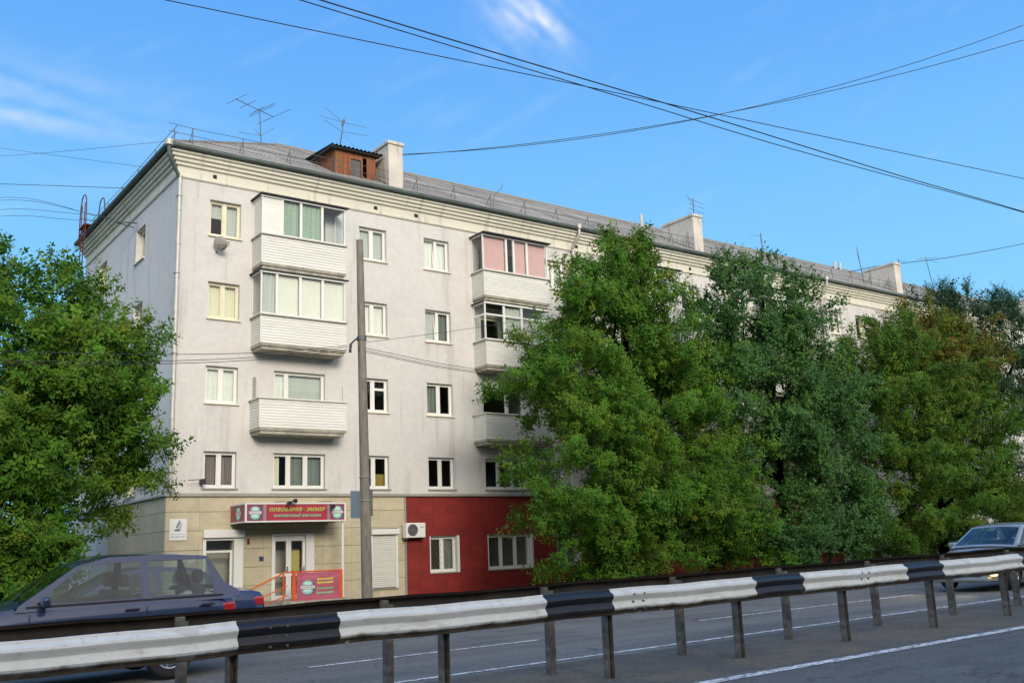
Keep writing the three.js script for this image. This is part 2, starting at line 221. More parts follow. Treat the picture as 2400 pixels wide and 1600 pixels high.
part('wall', wallShape(0, LEN, -0.6, 15.3, openings).translate(0, 0, -0.38), M.plaster, block);
{ // end wall: drawn in (-z, y), turned to face -x
  const g = wallShape(0.38, DEPTH, -0.6, 15.3, endOpenings.map(([z0, z1, y0, y1]) => [-z1, -z0, y0, y1]));
  g.rotateY(Math.PI / 2);  // x -> -z, z -> x
  part('wall', g, M.plaster, block);
  part('wall', bx(0, LEN, -0.6, 15.3, -DEPTH - 0.38, -DEPTH), M.plaster, block);
  part('wall', bx(LEN - 0.38, LEN, -0.6, 15.3, -DEPTH + 0.002, -0.382), M.plaster, block);
  const fl = []; for (const y of [2.95, 6.0, 9.0, 12.0, 15.1]) fl.push(bx(0.4, LEN - 0.4, y, y + 0.2, -DEPTH + 0.002, -0.385)); part('floor_slabs', fl, M.interior, block);
  const rooms = []; for (let i = 0; i < NSEC * 6; i++) { const x = 0.4 + (i + 0.02) * PERIOD / 6 + (i % 6 === 0 ? 0.3 : 0); if (i > 0) rooms.push(bx(x - 0.06, x + 0.06, -0.5, 14.9, -5.2, -0.40)); } rooms.push(bx(0.4, LEN - 0.4, -0.5, 14.95, -5.4, -5.22));
  part('partition_walls', rooms, M.interior, block);
}
// swept mouldings round the left corner (front + end)
function mould(pts) {   // pts: [projection, y], closed back on the wall
  const pos = [], idx = []; const n = pts.length;
  for (const [p, y] of pts) pos.push(LEN, y, p); for (const [p, y] of pts) pos.push(-p, y, p); for (const [p, y] of pts) pos.push(-p, y, -DEPTH - 0.3);
  for (let k = 0; k < 2; k++) for (let i = 0; i < n - 1; i++) { const a = k * n + i, b = a + 1, c = a + n, d = c + 1; idx.push(a, d, b, a, c, d); }
  const g = new THREE.BufferGeometry(); g.setAttribute('position', new THREE.Float32BufferAttribute(pos, 3)); g.setIndex(idx); const f = g.toNonIndexed(); f.computeVertexNormals(); return metric(f);
}
part('ledge', mould([[0, 3.80], [0.15, 3.82], [0.15, 3.86], [0.02, 3.93], [0, 3.93]]), M.trimGrey, block);
part('string_course', mould([[0, 14.94], [0.05, 14.95], [0.07, 14.985], [0.07, 15.03], [0.03, 15.05]]), M.cream, block);
part('frieze', mould([[0.03, 15.05], [0.03, 15.37]]), M.cream, block);
for (let i = 0; i < 4; i++) { const p = 0.03 + i * 0.09, y = 15.37 + i * 0.125; part('cornice_step', mould([[p, y], [p + 0.08, y + 0.02], [p + 0.09, y + 0.04], [p + 0.09, y + 0.125]]), M.cream, block); }
part('gutter', mould([[0.44, 15.87], [0.52, 15.86], [0.57, 15.90], [0.585, 15.99], [0.57, 16.0], [0.55, 15.93], [0.50, 15.90], [0.40, 15.96]]), M.gutter, block);
for (const [a, b] of [[1.24, 1.38], [7.76, 7.92], [9.62, 9.80], [18.20, 18.37], [25.7, 25.86]]) part('frieze_vent', bx(a, b, 15.13, 15.28, 0.0, 0.034), M.rubber, block);
// roof
const EY = 15.95, EZ = 0.52, SL = 0.57, RUN = EZ + 6.25, RY = EY + SL * RUN;
const roof = group('roof', block);
function slateGeo(x0, w, row, hip) {   // corrugated sheet; run from row*R to (row+1)*R up the slope, cut on the hip
  const R = RUN / 4, n = 24, pos = [], uv = [], idx = [];
  for (let i = 0; i <= n; i++) { const x = x0 + w * i / n, lim = hip ? clamp(x + EZ, 0, RUN) : 99; for (const k of [0, 1]) { let r = Math.min((row + k) * R + (k ? 0.08 : 0), lim); const y = EY + SL * r + 0.019 * Math.sin(i / n * 12 * Math.PI) + (k ? 0.0 : 0.022) + 0.04; pos.push(x, y, EZ - r); uv.push(x, r); } }
  for (let i = 0; i < n; i++) { const a = 2 * i; idx.push(a, a + 3, a + 1, a, a + 2, a + 3); }
  const g = new THREE.BufferGeometry(); g.setAttribute('position', new THREE.Float32BufferAttribute(pos, 3)); g.setAttribute('uv', new THREE.Float32BufferAttribute(uv, 2)); g.setIndex(idx); g.computeVertexNormals(); return g;
}
{
  const R = RUN / 4, w = 1.0, r0 = rng(5), shared = [0, 1, 2, 3].map(k => slateGeo(0, w, k, false));
  for (let c = 0; c < 72; c++) for (let k = 0; k < 4; k++) {
    const x0 = -EZ + c * w; if (x0 + w < -EZ + k * R + 0.02) continue;
    const hip = x0 < -EZ + (k + 1) * R + 0.1, m = part('slate_sheet', hip ? slateGeo(x0, w, k, true) : shared[k], M.slate[Math.floor(r0() * 5)], roof);
    if (!hip) m.position.set(x0, 0.006 * (r0() - 0.5), 0);
  }
  const back = quad(V(LEN + EZ, EY, -DEPTH - EZ), V(-EZ, EY, -DEPTH - EZ), V(6.25, RY, -6.25), V(LEN + EZ, RY, -6.25)), hipEnd = quad(V(-EZ, EY + 0.01, -DEPTH - EZ), V(-EZ, EY + 0.01, EZ), V(6.25, RY, -6.25), V(6.2, RY, -6.27));
  part('rear_slopes', [metric(back), metric(hipEnd)], M.slate[2], roof);
  part('ridge_cap', [rod(V(6.2, RY + 0.06, -6.25), V(LEN, RY + 0.06, -6.25), 0.09), rod(V(-EZ, EY + 0.05, EZ), V(6.25, RY + 0.06, -6.25), 0.06)], M.slate[1], roof);
  part('eave_board', [bx(-0.5, LEN, 15.88, 15.95, 0.2, 0.42)], M.gutter, roof);
}
const roofY = z => EY + SL * (EZ - z) + 0.05;
// chimneys
for (const x of [8.42, 26.2, 44.1, 61.9]) {
  const c = group('chimney', block, x, 0, 0), top = 18.2;
  part('stack', bx(0, 0.66, 15.9, top - 0.14, -2.05, 0.10), M.chimney, c); part('cap', rbx(-0.06, 0.72, top - 0.138, top, -2.11, 0.16, 0.02), M.chimney, c);
  const fl = []; for (let i = 0; i < 12; i++) { const z = 0.08 - i * 0.18; fl.push(bx(-0.05 - 0.03 * (i % 2), 0.002, roofY(z) - 0.03, roofY(z) + 0.07, z - 0.17, z)); } part('flashing', fl, M.darkRoof, c);
}
// dormer in front of the first chimney
{
  const d = group('dormer', block); const zf = -0.45, x0 = 6.30, x1 = 8.12, yb = 16.30, yt = 17.55;
  let k = 0; for (let i = 0; i < 9; i++) { const a = x0 + (x1 - x0) * i / 9, b = x0 + (x1 - x0) * (i + 1) / 9 - 0.008; const wx0 = 6.9, wx1 = 7.52; if (b > wx0 && a < wx1) { part('plank', bx(a, b, yt - 0.12, yt, zf - 0.03, zf), M.brown[k++ % 3], d); continue; } part('plank', bx(a, b, yb, yt, zf - 0.03, zf + 0.004 * (i % 2)), M.brown[k++ % 3], d); }
  for (let i = 0; i < 8; i++) { const z1 = zf - 0.04 - i * 0.24, z0 = z1 - 0.232, s = new THREE.Shape(); const ya = roofY(z1) - 0.1, yc = roofY(z0) - 0.1, ta = yt + 0.02 + 0.1 * (zf - z1), tb = yt + 0.02 + 0.1 * (zf - z0); if (tb - yc < 0.05) break; s.moveTo(z1, ya); s.lineTo(z1, ta); s.lineTo(z0, tb); s.lineTo(z0, yc); const g = new THREE.ExtrudeGeometry(s, { depth: 0.03, bevelEnabled: false }); g.rotateY(-Math.PI / 2); part('plank', metric(g.translate(x0 + 0.03 + 0.003 * (i % 2), 0, 0)), M.brown[k++ % 3], d); part('plank', metric(g.clone().translate(x1 - x0 - 0.04, 0, 0)), M.brown[k++ % 3], d); }
  const win = group('window', d); part('frame', [bx(6.9, 6.98, yb + 0.1, yt - 0.122, zf - 0.02, zf + 0.03), bx(7.44, 7.52, yb + 0.1, yt - 0.122, zf - 0.02, zf + 0.03), bx(6.98, 7.44, yt - 0.26, yt - 0.122, zf - 0.02, zf + 0.03)], M.brown[1], win); part('shutter', bx(6.982, 7.438, yb, yt - 0.262, zf - 0.06, zf - 0.03), M.plinth, win);
  const pos = [], idx = [], n = 60; for (let i = 0; i <= n; i++) { const x = x0 - 0.28 + (x1 - x0 + 0.52) * i / n, w = 0.035 * Math.sin(i / n * 13 * 2 * Math.PI); pos.push(x, yt + 0.09 + w, zf + 0.28, x, yt + 0.33 + w, zf - 2.5); } for (let i = 0; i < n; i++) { const a = 2 * i; idx.push(a, a + 2, a + 3, a, a + 3, a + 1); }
  const g = new THREE.BufferGeometry(); g.setAttribute('position', new THREE.Float32BufferAttribute(pos, 3)); g.setIndex(idx); g.computeVertexNormals(); const g2 = g.clone().translate(0, -0.02, 0); part('roof_sheet', [metric(g), metric(g2)], M.darkRoof, d);
  part('eave_beam', [bx(x0 - 0.2, x1 + 0.15, yt + 0.002, yt + 0.05, zf - 0.05, zf + 0.2), bx(x0 - 0.26, x0 - 0.2, yt + 0.0, yt + 0.07, zf - 2.0, zf + 0.24)], M.darkRoof, d);
}
// vent pipes on the ridge
for (const [x, h] of [[28.6, 0.62], [46.9, 0.42], [47.5, 0.46], [66, 0.5]]) part('vent_pipe', rod(V(x, RY - 0.2, -6.0), V(x, RY + h, -6.0), 0.09), M.chimney, block);
// roof railing
{
  const rail = group('roof_railing', block), n = 38;
  const lean = i => 0.03 * Math.sin(i * 2.7);
  for (let i = 0; i < n; i++) { const x = 0.45 + i * 1.86; if (x > 8.2 && x < 9.3) continue; const y = roofY(0.05); part('post', [rod(V(x, y - 0.1, 0.12), V(x + lean(i), y + 0.62, 0.05), 0.017), rod(V(x, y + 0.1, -0.35), V(x + lean(i), y + 0.52, 0.06), 0.012)], M.steel, rail); }
  for (const h of [0.3, 0.6]) { const pts = []; for (let i = 0; i < n; i++) pts.push(V(0.45 + i * 1.86 + lean(i), roofY(0.05) + h + 0.02 * Math.sin(i * 1.9 + h * 9), 0.07)); part('rail', tube([V(-0.42, roofY(0.05) + h, 0.1), ...pts], 0.011, 200, 5), M.steel, rail); }
  for (let i = 0; i < 6; i++) { const z = -0.2 - i * 2.2; part('post', rod(V(-0.1, roofY(0.05) - 0.1, z), V(-0.12, roofY(0.05) + 0.55, z), 0.017), M.steel, rail); }
  for (const h of [0.3, 0.55]) part('rail', tube([0, 1, 2, 3, 4, 5].map(i => V(-0.12, roofY(0.05) + h + 0.02 * Math.sin(i * 2), 0.1 - i * 2.4)), 0.011, 40, 5), M.steel, rail);
  part('bent_rod', tube([V(13.62, 16.1, 0.1), V(13.66, 16.75, 0.08), V(13.95, 17.1, 0.05), V(14.15, 17.3, 0.0), V(14.2, 17.5, 0.0)], 0.014, 20, 5), M.steel, rail);
}
// downpipes
for (const [x, corner] of [[-0.02, 1], [17.98, 0], [36.3, 0], [54.2, 0]]) {
  const d = group('downpipe', block), zc = 0.12, r = 0.075;
  const head = corner ? [V(-0.5, 15.86, 0.5), V(-0.45, 15.55, 0.45), V(-0.14, 15.12, 0.2), V(0.02, 14.9, zc)] : [V(x + 0.1, 15.9, 0.52), V(x + 0.1, 15.62, 0.5), V(x + 0.02, 15.25, 0.26), V(x, 15.05, zc)];
  part('elbow', tube(head, r * 0.92, 18, 10), corner ? M.gutter : M.downpipe, d);
  part('outlet', rod(head[0].clone().add(V(0, 0.2, 0)), head[0], 0.13, 0.13, 12), M.downpipe, d);
  const X = corner ? 0.04 : x; for (let i = 0; i < 9; i++) { const y1 = 14.95 - i * 1.22, y0 = y1 - 1.2; part('pipe_section', [rod(V(X, y0, zc), V(X, y1, zc), r, r, 12), rod(V(X, y1 - 0.05, zc), V(X, y1 + 0.03, zc), r * 1.18, r * 1.18, 12)], M.downpipe, d); }
  part('bracket', [14.2, 11.4, 8.6, 5.8].map(y => bx(X - 0.09, X + 0.09, y, y + 0.03, 0.002, zc + 0.085)), M.trimGrey, d);
}
// ------------------------------------------------------------------ windows
function panesGeo(x0, x1, y0, y1) { return metric(new THREE.PlaneGeometry(x1 - x0, y1 - y0).translate((x0 + x1) / 2, (y0 + y1) / 2, 0)); }
function curtainGeo(x0, x1, y0, y1, z, amp = 0.009) { const g = new THREE.PlaneGeometry(x1 - x0, y1 - y0, 16, 1).translate((x0 + x1) / 2, (y0 + y1) / 2, z), p = g.attributes.position; for (let i = 0; i < p.count; i++) p.setZ(i, z + amp * Math.sin(p.getX(i) * 34) + amp * 0.6 * Math.sin(p.getX(i) * 71)); g.computeVertexNormals(); const f = metric(g.toNonIndexed()); return f; }
function buildWindow(parent, w, zf = -0.14, mat = M.upvc) {
  const { x0, x1, y0, y1, n, cur = [] } = w, g = group('window', parent), F = 0.065, D = 0.06, W = x1 - x0;
  let cuts = w.split ? w.split.map(t => x0 + W * t) : Array.from({ length: n - 1 }, (_, i) => x0 + W * (i + 1) / n);
  const fr = [bx(x0 + 0.002, x0 + F, y0 + 0.002, y1 - 0.002, zf - D, zf), bx(x1 - F, x1 - 0.002, y0 + 0.002, y1 - 0.002, zf - D, zf), bx(x0 + F, x1 - F, y0 + 0.002, y0 + F + 0.02, zf - D, zf), bx(x0 + F, x1 - F, y1 - F, y1 - 0.002, zf - D, zf)];
  for (const c of cuts) fr.push(bx(c - 0.055, c + 0.055, y0 + F + 0.02, y1 - F, zf - D, zf + 0.012));
  if (w.transom) fr.push(bx(cuts[0] + 0.055, x1 - F, y0 + 0.86, y0 + 0.95, zf - D, zf + 0.01));
  part('frame', fr, mat, g);
  const edges = [x0 + F, ...cuts.flatMap(c => [c - 0.055, c + 0.055]), x1 - F];
  for (let i = 0; i < n; i++) {
    const a = edges[2 * i], b = edges[2 * i + 1]; let A = a, B = b, yb = y0 + F + 0.02, yt = y1 - F;
    const sash = 0.035, s = [bx(a, a + sash, yb, yt, zf - 0.045, zf - 0.012), bx(b - sash, b, yb, yt, zf - 0.045, zf - 0.012), bx(a + sash, b - sash, yb, yb + sash, zf - 0.045, zf - 0.012), bx(a + sash, b - sash, yt - sash, yt, zf - 0.045, zf - 0.012)];
    const pane = panesGeo(a + sash, b - sash, yb + sash, yt - sash).translate(0, 0, zf - 0.03);
    const sg = group('sash', g), hinge = w.tilt === i ? 1 : 0;
    const jit = (hash(Math.round(x0 * 10), i, Math.round(y0)) - 0.5) * 0.004;   // no two panes hang quite true
    part('sash_frame', s, mat, sg); const pm = part('pane', pane, M.glass, sg);
    if (hinge) { sg.position.set(0, 0, 0); const pv = V(0, yb, zf - 0.03), q = new THREE.Quaternion().setFromAxisAngle(V(1, 0, 0), -0.09); sg.quaternion.copy(q); sg.position.copy(pv.clone().sub(pv.clone().applyQuaternion(q))); }
    const c = cur[i];
    if (c) { let cy = yb - 0.05; let ct = yt + 0.02; if (w.half === i) cy = yb + (yt - yb) * 0.55; if (w.short) { ct = yb + (yt - yb) * 0.45; }
      if (w.gap === i + 1 || (w.gap && i === 0)) part('curtain', curtainGeo(a, a + (b - a) * 0.55, cy, ct, zf - 0.16), M.curtain[c], g); else part('curtain', curtainGeo(a - 0.04, b + 0.04, cy, ct, zf - 0.15 - 0.02 * i), M.curtain[c], g); }
  }
  part('sill', [bx(x0 - 0.05, x1 + 0.05, y0 - 0.045, y0 - 0.004, 0.002, 0.075), bx(x0 + 0.004, x1 - 0.004, y0 - 0.03, y0 + 0.0015, zf + 0.01, 0.0018)], w.r === 2 || w.r === 1 ? M.trimGrey : M.oldWood, g);
  if (w.bars) { const b = [], cx = (x0 + x1) / 2; for (let i = 0; i < n; i++) { const a = edges[2 * i], e = edges[2 * i + 1], k = Math.max(2, Math.round((e - a) / 0.17)); for (let j = 0; j < k; j++) { const xa = a + (e - a) * j / k, xb = a + (e - a) * (j + 1) / k; for (let r = 0; r < 5; r++) { const ya = y0 + 0.1 + (y1 - y0 - 0.2) * r / 5, yb2 = y0 + 0.1 + (y1 - y0 - 0.2) * (r + 1) / 5, z = zf + 0.03; b.push(rod(V(xa, ya, z), V(xb, yb2, z), 0.006, 0.006, 4), rod(V(xb, ya, z), V(xa, yb2, z), 0.006, 0.006, 4)); } } } part('grille', b, M.trimGrey, g); }
  return g;
}
const enclosed = new Set();
for (const w of windowsToBuild) if (!((w.c === 'b' || w.c === 'e') && w.s === 0 && w.r >= 4)) buildWindow(block, w, -0.14, (w.s === 0 && (w.r === 1 || w.r === 2 || w.r === 3 || w.c === 'd')) || rw() < 0.6 ? M.upvc : M.oldWood); else buildWindow(block, { ...w, n: 2, cur: [null, null] }, -0.14, M.oldWood);
for (const [z0, z1, y0, y1] of endOpenings) { const holder = group('end_window', block); holder.rotation.y = -Math.PI / 2; buildWindow(holder, { x0: z0, x1: z1, y0, y1, n: 2, cur: ['cream', 'white'] }, -0.2, M.oldWood); }
// white reveals of the ground-floor windows
for (const w of windowsToBuild) if (w.r === 1 && w.s === 0) part('reveal', [bx(w.x1 + 0.002, w.x1 + 0.10, w.y0 - 0.02, w.y1 + 0.02, 0.0, 0.055), bx(w.x0 - 0.04, w.x0 - 0.002, w.y0 - 0.02, w.y1 + 0.02, 0.0, 0.05)], M.white, block);

// ------------------------------------------------------------------ balconies
function balcony(o) {
  const { x0, x1, yb, yc, zf = 0.9 } = o, b = group('balcony', block), NS = 10, h = (yc - 0.05 - yb - 0.1) / NS, rb = rng(Math.round(x0 * 100 + yb * 7));
  part('slab', bx(x0 + 0.06, x1 - 0.06, yb - 0.12, yb + 0.05, 0.002, zf - 0.06), M.slab, b);
  part('slab_edge', [bx(x0, x1, yb - 0.005, yb + 0.045, zf - 0.058, zf - 0.002), bx(x0, x1, yb + 0.048, yb + 0.095, zf - 0.05, zf + 0.012), bx(x0, x0 + 0.058, yb - 0.005, yb + 0.045, 0.002, zf - 0.06), bx(x1 - 0.058, x1, yb - 0.005, yb + 0.045, 0.002, zf - 0.06)], M.slab, b);
  // siding: front, then the two flanks, one slat at a time
  if (o.merged) { const f = []; for (let i = 0; i < NS; i++) { const y = yb + 0.1 + i * h; f.push(bx(x0, x1, y, y + h - 0.008, zf - 0.025, zf), bx(x0, x0 + 0.02, y, y + h - 0.008, 0.004, zf - 0.028), bx(x1 - 0.02, x1, y, y + h - 0.008, 0.004, zf - 0.028)); } const m = part('siding', f, M.siding[0], b); m.userData.kind = 'stuff'; }
  else for (let i = 0; i < NS; i++) {
    const y = yb + 0.1 + i * h, s = M.siding[Math.floor(rb() * 3)];
    part('slat', slat(x0, x1, y, h, zf), s, b);
    part('slat', slatSide(x0, y, h, 0.004, zf - 0.03, -1), s, b); part('slat', slatSide(x1, y, h, 0.004, zf - 0.03, 1), s, b);
  }
  part('corner_trim', [bx(x0 - 0.022, x0 + 0.02, yb + 0.1, yc - 0.052, zf - 0.028, zf + 0.012), bx(x1 - 0.02, x1 + 0.022, yb + 0.1, yc - 0.052, zf - 0.028, zf + 0.012)], M.siding[1], b);
  part('inner_board', [bx(x0 + 0.03, x1 - 0.03, yb + 0.06, yc - 0.06, zf - 0.075, zf - 0.055), bx(x0 + 0.03, x0 + 0.05, yb + 0.06, yc - 0.06, 0.01, zf - 0.08), bx(x1 - 0.05, x1 - 0.03, yb + 0.06, yc - 0.06, 0.01, zf - 0.08)], M.siding[0], b);
  part('cap_rail', [rbx(x0 - 0.06, x1 + 0.06, yc - 0.05, yc, zf - 0.13, zf + 0.06, 0.01), bx(x0 - 0.06, x0 + 0.07, yc - 0.048, yc - 0.002, 0.004, zf - 0.131), bx(x1 - 0.07, x1 + 0.06, yc - 0.048, yc - 0.002, 0.004, zf - 0.131)], o.cap || M.trimGrey, b);
  return b;
}
const sec = (x0, x1, y, h, zf) => [[0, 0], [0.022, 0.002], [0.02, h * 0.14], [0.006, h * 0.97], [0, h * 0.97]].map(([d, yy]) => [zf - 0.02 + d, y + yy]);
function loft(a, b) { const pos = []; const n = a.length; for (let i = 0; i < n; i++) { const j = (i + 1) % n; pos.push(...a[i], ...b[i], ...b[j], ...a[i], ...b[j], ...a[j]); } for (const [q, s] of [[a, 1], [b, -1]]) for (let i = 1; i < n - 1; i++) pos.push(...q[0], ...q[s > 0 ? i : i + 1], ...q[s > 0 ? i + 1 : i]); const g = new THREE.BufferGeometry(); g.setAttribute('position', new THREE.Float32BufferAttribute(pos, 3)); g.computeVertexNormals(); return metric(g); }
function slat(x0, x1, y, h, zf) { const s = sec(0, 0, y, h, zf); return loft(s.map(([z, yy]) => [x0, yy, z]), s.map(([z, yy]) => [x1, yy, z])); }
function slatSide(x, y, h, z0, z1, dir) { const s = sec(0, 0, y, h, 0.02).map(([d, yy]) => [x + dir * (d - 0.02), yy]); return loft(s.map(([xx, yy]) => [xx, yy, z0]), s.map(([xx, yy]) => [xx, yy, z1])); }
// glazing over a balcony parapet: posts at cuts; each bay glass, board or glass with a curtain
function glazing(b, { x0, x1, y0, y1, zf, cuts, fill, side = 'glass', transom = 0, roofOut = 0.14, roofMat = M.darkRoof, frame = M.upvc, backCur }) {
  const e = group('glazing', block), P = 0.045, z0 = zf - 0.09, z1 = zf - 0.02, xs = [x0, ...cuts, x1], fr = [];
  for (const x of xs) fr.push(bx(Math.max(x0, x - P), Math.min(x1, x + P), y0, y1, z0, z1));
  for (let i = 0; i < xs.length - 1; i++) { const a = Math.max(x0, xs[i] - P) + (i ? 2 * P : P), c = xs[i + 1] - P; fr.push(bx(a, c, y0, y0 + 0.06, z0 + 0.002, z1 - 0.002), bx(a, c, y1 - 0.06, y1, z0 + 0.002, z1 - 0.002)); if (transom) fr.push(bx(a, c, transom - 0.035, transom + 0.035, z0 + 0.002, z1 - 0.002)); }
  for (const s of [x0, x1 - P]) { fr.push(bx(s, s + P, y0, y0 + 0.06, 0.01, z0 - 0.001), bx(s, s + P, y1 - 0.06, y1, 0.01, z0 - 0.001), bx(s, s + P, y0 + 0.06, y1 - 0.06, 0.01, 0.07)); if (transom) fr.push(bx(s, s + P, transom - 0.035, transom + 0.035, 0.07, z0 - 0.001)); }
  part('frame', fr, frame, e);
  for (let i = 0; i < xs.length - 1; i++) {
    const a = xs[i] + P, c = xs[i + 1] - P, f = fill[i], zz = (z0 + z1) / 2;
    if (f === 'board') { part('panel', bx(a, c, y0 + 0.06, y1 - 0.06, zz - 0.01, zz + 0.012), M.siding[2], e); continue; }
    part('pane', panesGeo(a, c, y0 + 0.06, (transom || y1 - 0.025) - 0.035).translate(0, 0, zz), M.glass, e); if (transom) part('pane', panesGeo(a, c, transom + 0.035, y1 - 0.06).translate(0, 0, zz), M.glass, e);
    if (f && f !== 'glass') part('curtain', curtainGeo(a - 0.01, c + 0.01, y0 + 0.02, y1 - 0.08, z0 - 0.06 - 0.015 * (i % 2), f === 'blind' || f === 'pink' ? 0.003 : 0.018), M.curtain[f], e);
  }
  for (const [x, k] of [[x0 + 0.02, 0], [x1 - 0.02, 1]]) { const mat = side === 'board' && !k ? M.siding[1] : M.glass; const g = panesGeo(0.07, z0, y0 + 0.06, y1 - 0.06); g.rotateY(-Math.PI / 2); g.translate(x, 0, 0); part(side === 'board' && !k ? 'panel' : 'pane', g, mat, e); }
  part('roof_sheet', [bx(x0 - 0.1, x1 + 0.1, y1 + 0.002, y1 + 0.035, 0.004, zf + roofOut)], roofMat, e); part('roof_fascia', bx(x0 - 0.05, x1 + 0.05, y1 - 0.07, y1 - 0.002, zf - 0.018, zf + 0.02), frame, e);
  return e;
}
{
  const x0 = 2.76, x1 = 6.06;
  const b5 = balcony({ x0, x1, yb: 11.92, yc: 13.09 }); glazing(b5, { x0, x1, y0: 13.092, y1: 14.55, zf: 0.9, cuts: [3.54, 4.27, 5.12], fill: ['board', 'teal', 'teal', 'glass'], side: 'board' });
  const b4 = balcony({ x0, x1, yb: 9.0, yc: 10.13 }); glazing(b4, { x0, x1, y0: 10.132, y1: 11.72, zf: 0.9, cuts: [3.36, 4.26, 5.14], fill: ['grey', 'blind', 'blind', 'blind'], roofOut: 0.1 });
  const b3 = balcony({ x0, x1, yb: 6.03, yc: 7.17, cap: M.siding[1] }); part('post', [bx(x0 + 0.1, x0 + 0.2, 7.17, 8.0, 0.03, 0.07), rod(V(x1 - 0.1, 7.17, 0.8), V(x1 - 0.1, 7.75, 0.8), 0.012)], M.trimGrey, b3);
  const e0 = 12.40, e1 = 15.82;
  const c5 = balcony({ x0: e0, x1: e1, yb: 11.92, yc: 13.09 }); glazing(c5, { x0: e0, x1: e1, y0: 13.092, y1: 14.66, zf: 0.9, cuts: [13.62, 14.01, 14.72], fill: ['pink', 'glass', 'pink', 'pink'], roofOut: 0.2 });
  const c4 = balcony({ x0: e0, x1: e1, yb: 9.0, yc: 10.13 }); glazing(c4, { x0: e0, x1: e1, y0: 10.132, y1: 11.72, zf: 0.9, cuts: [13.38, 14.3], fill: ['glass', 'grey', 'glass'], transom: 11.2, roofOut: 0.02 });
  balcony({ x0: 12.25, x1: 15.7, yb: 5.95, yc: 7.1, cap: M.siding[1] });
  for (const s of [1, 2]) for (const [p, q, k] of [[2.76, 6.06, 'b'], [12.4, 15.82, 'e']]) for (const [yb, yc, r] of [[11.92, 13.09, 5], [9.0, 10.13, 4], [6.03, 7.17, 3]]) {
    if (s === 2 && !(k === 'e' && r >= 4)) continue;
    const o = s * PERIOD, bb = balcony({ x0: p + o, x1: q + o, yb, yc, merged: 1 }); if (r === 5 || rw() < 0.4) glazing(bb, { x0: p + o, x1: q + o, y0: yc + 0.002, y1: yc + 1.5, zf: 0.9, cuts: [p + o + 0.9, p + o + 1.75, p + o + 2.6], fill: ['glass', 'cream', 'glass', 'grey'], transom: r === 5 ? yc + 1.05 : 0, roofOut: 0.18 });
  }
}
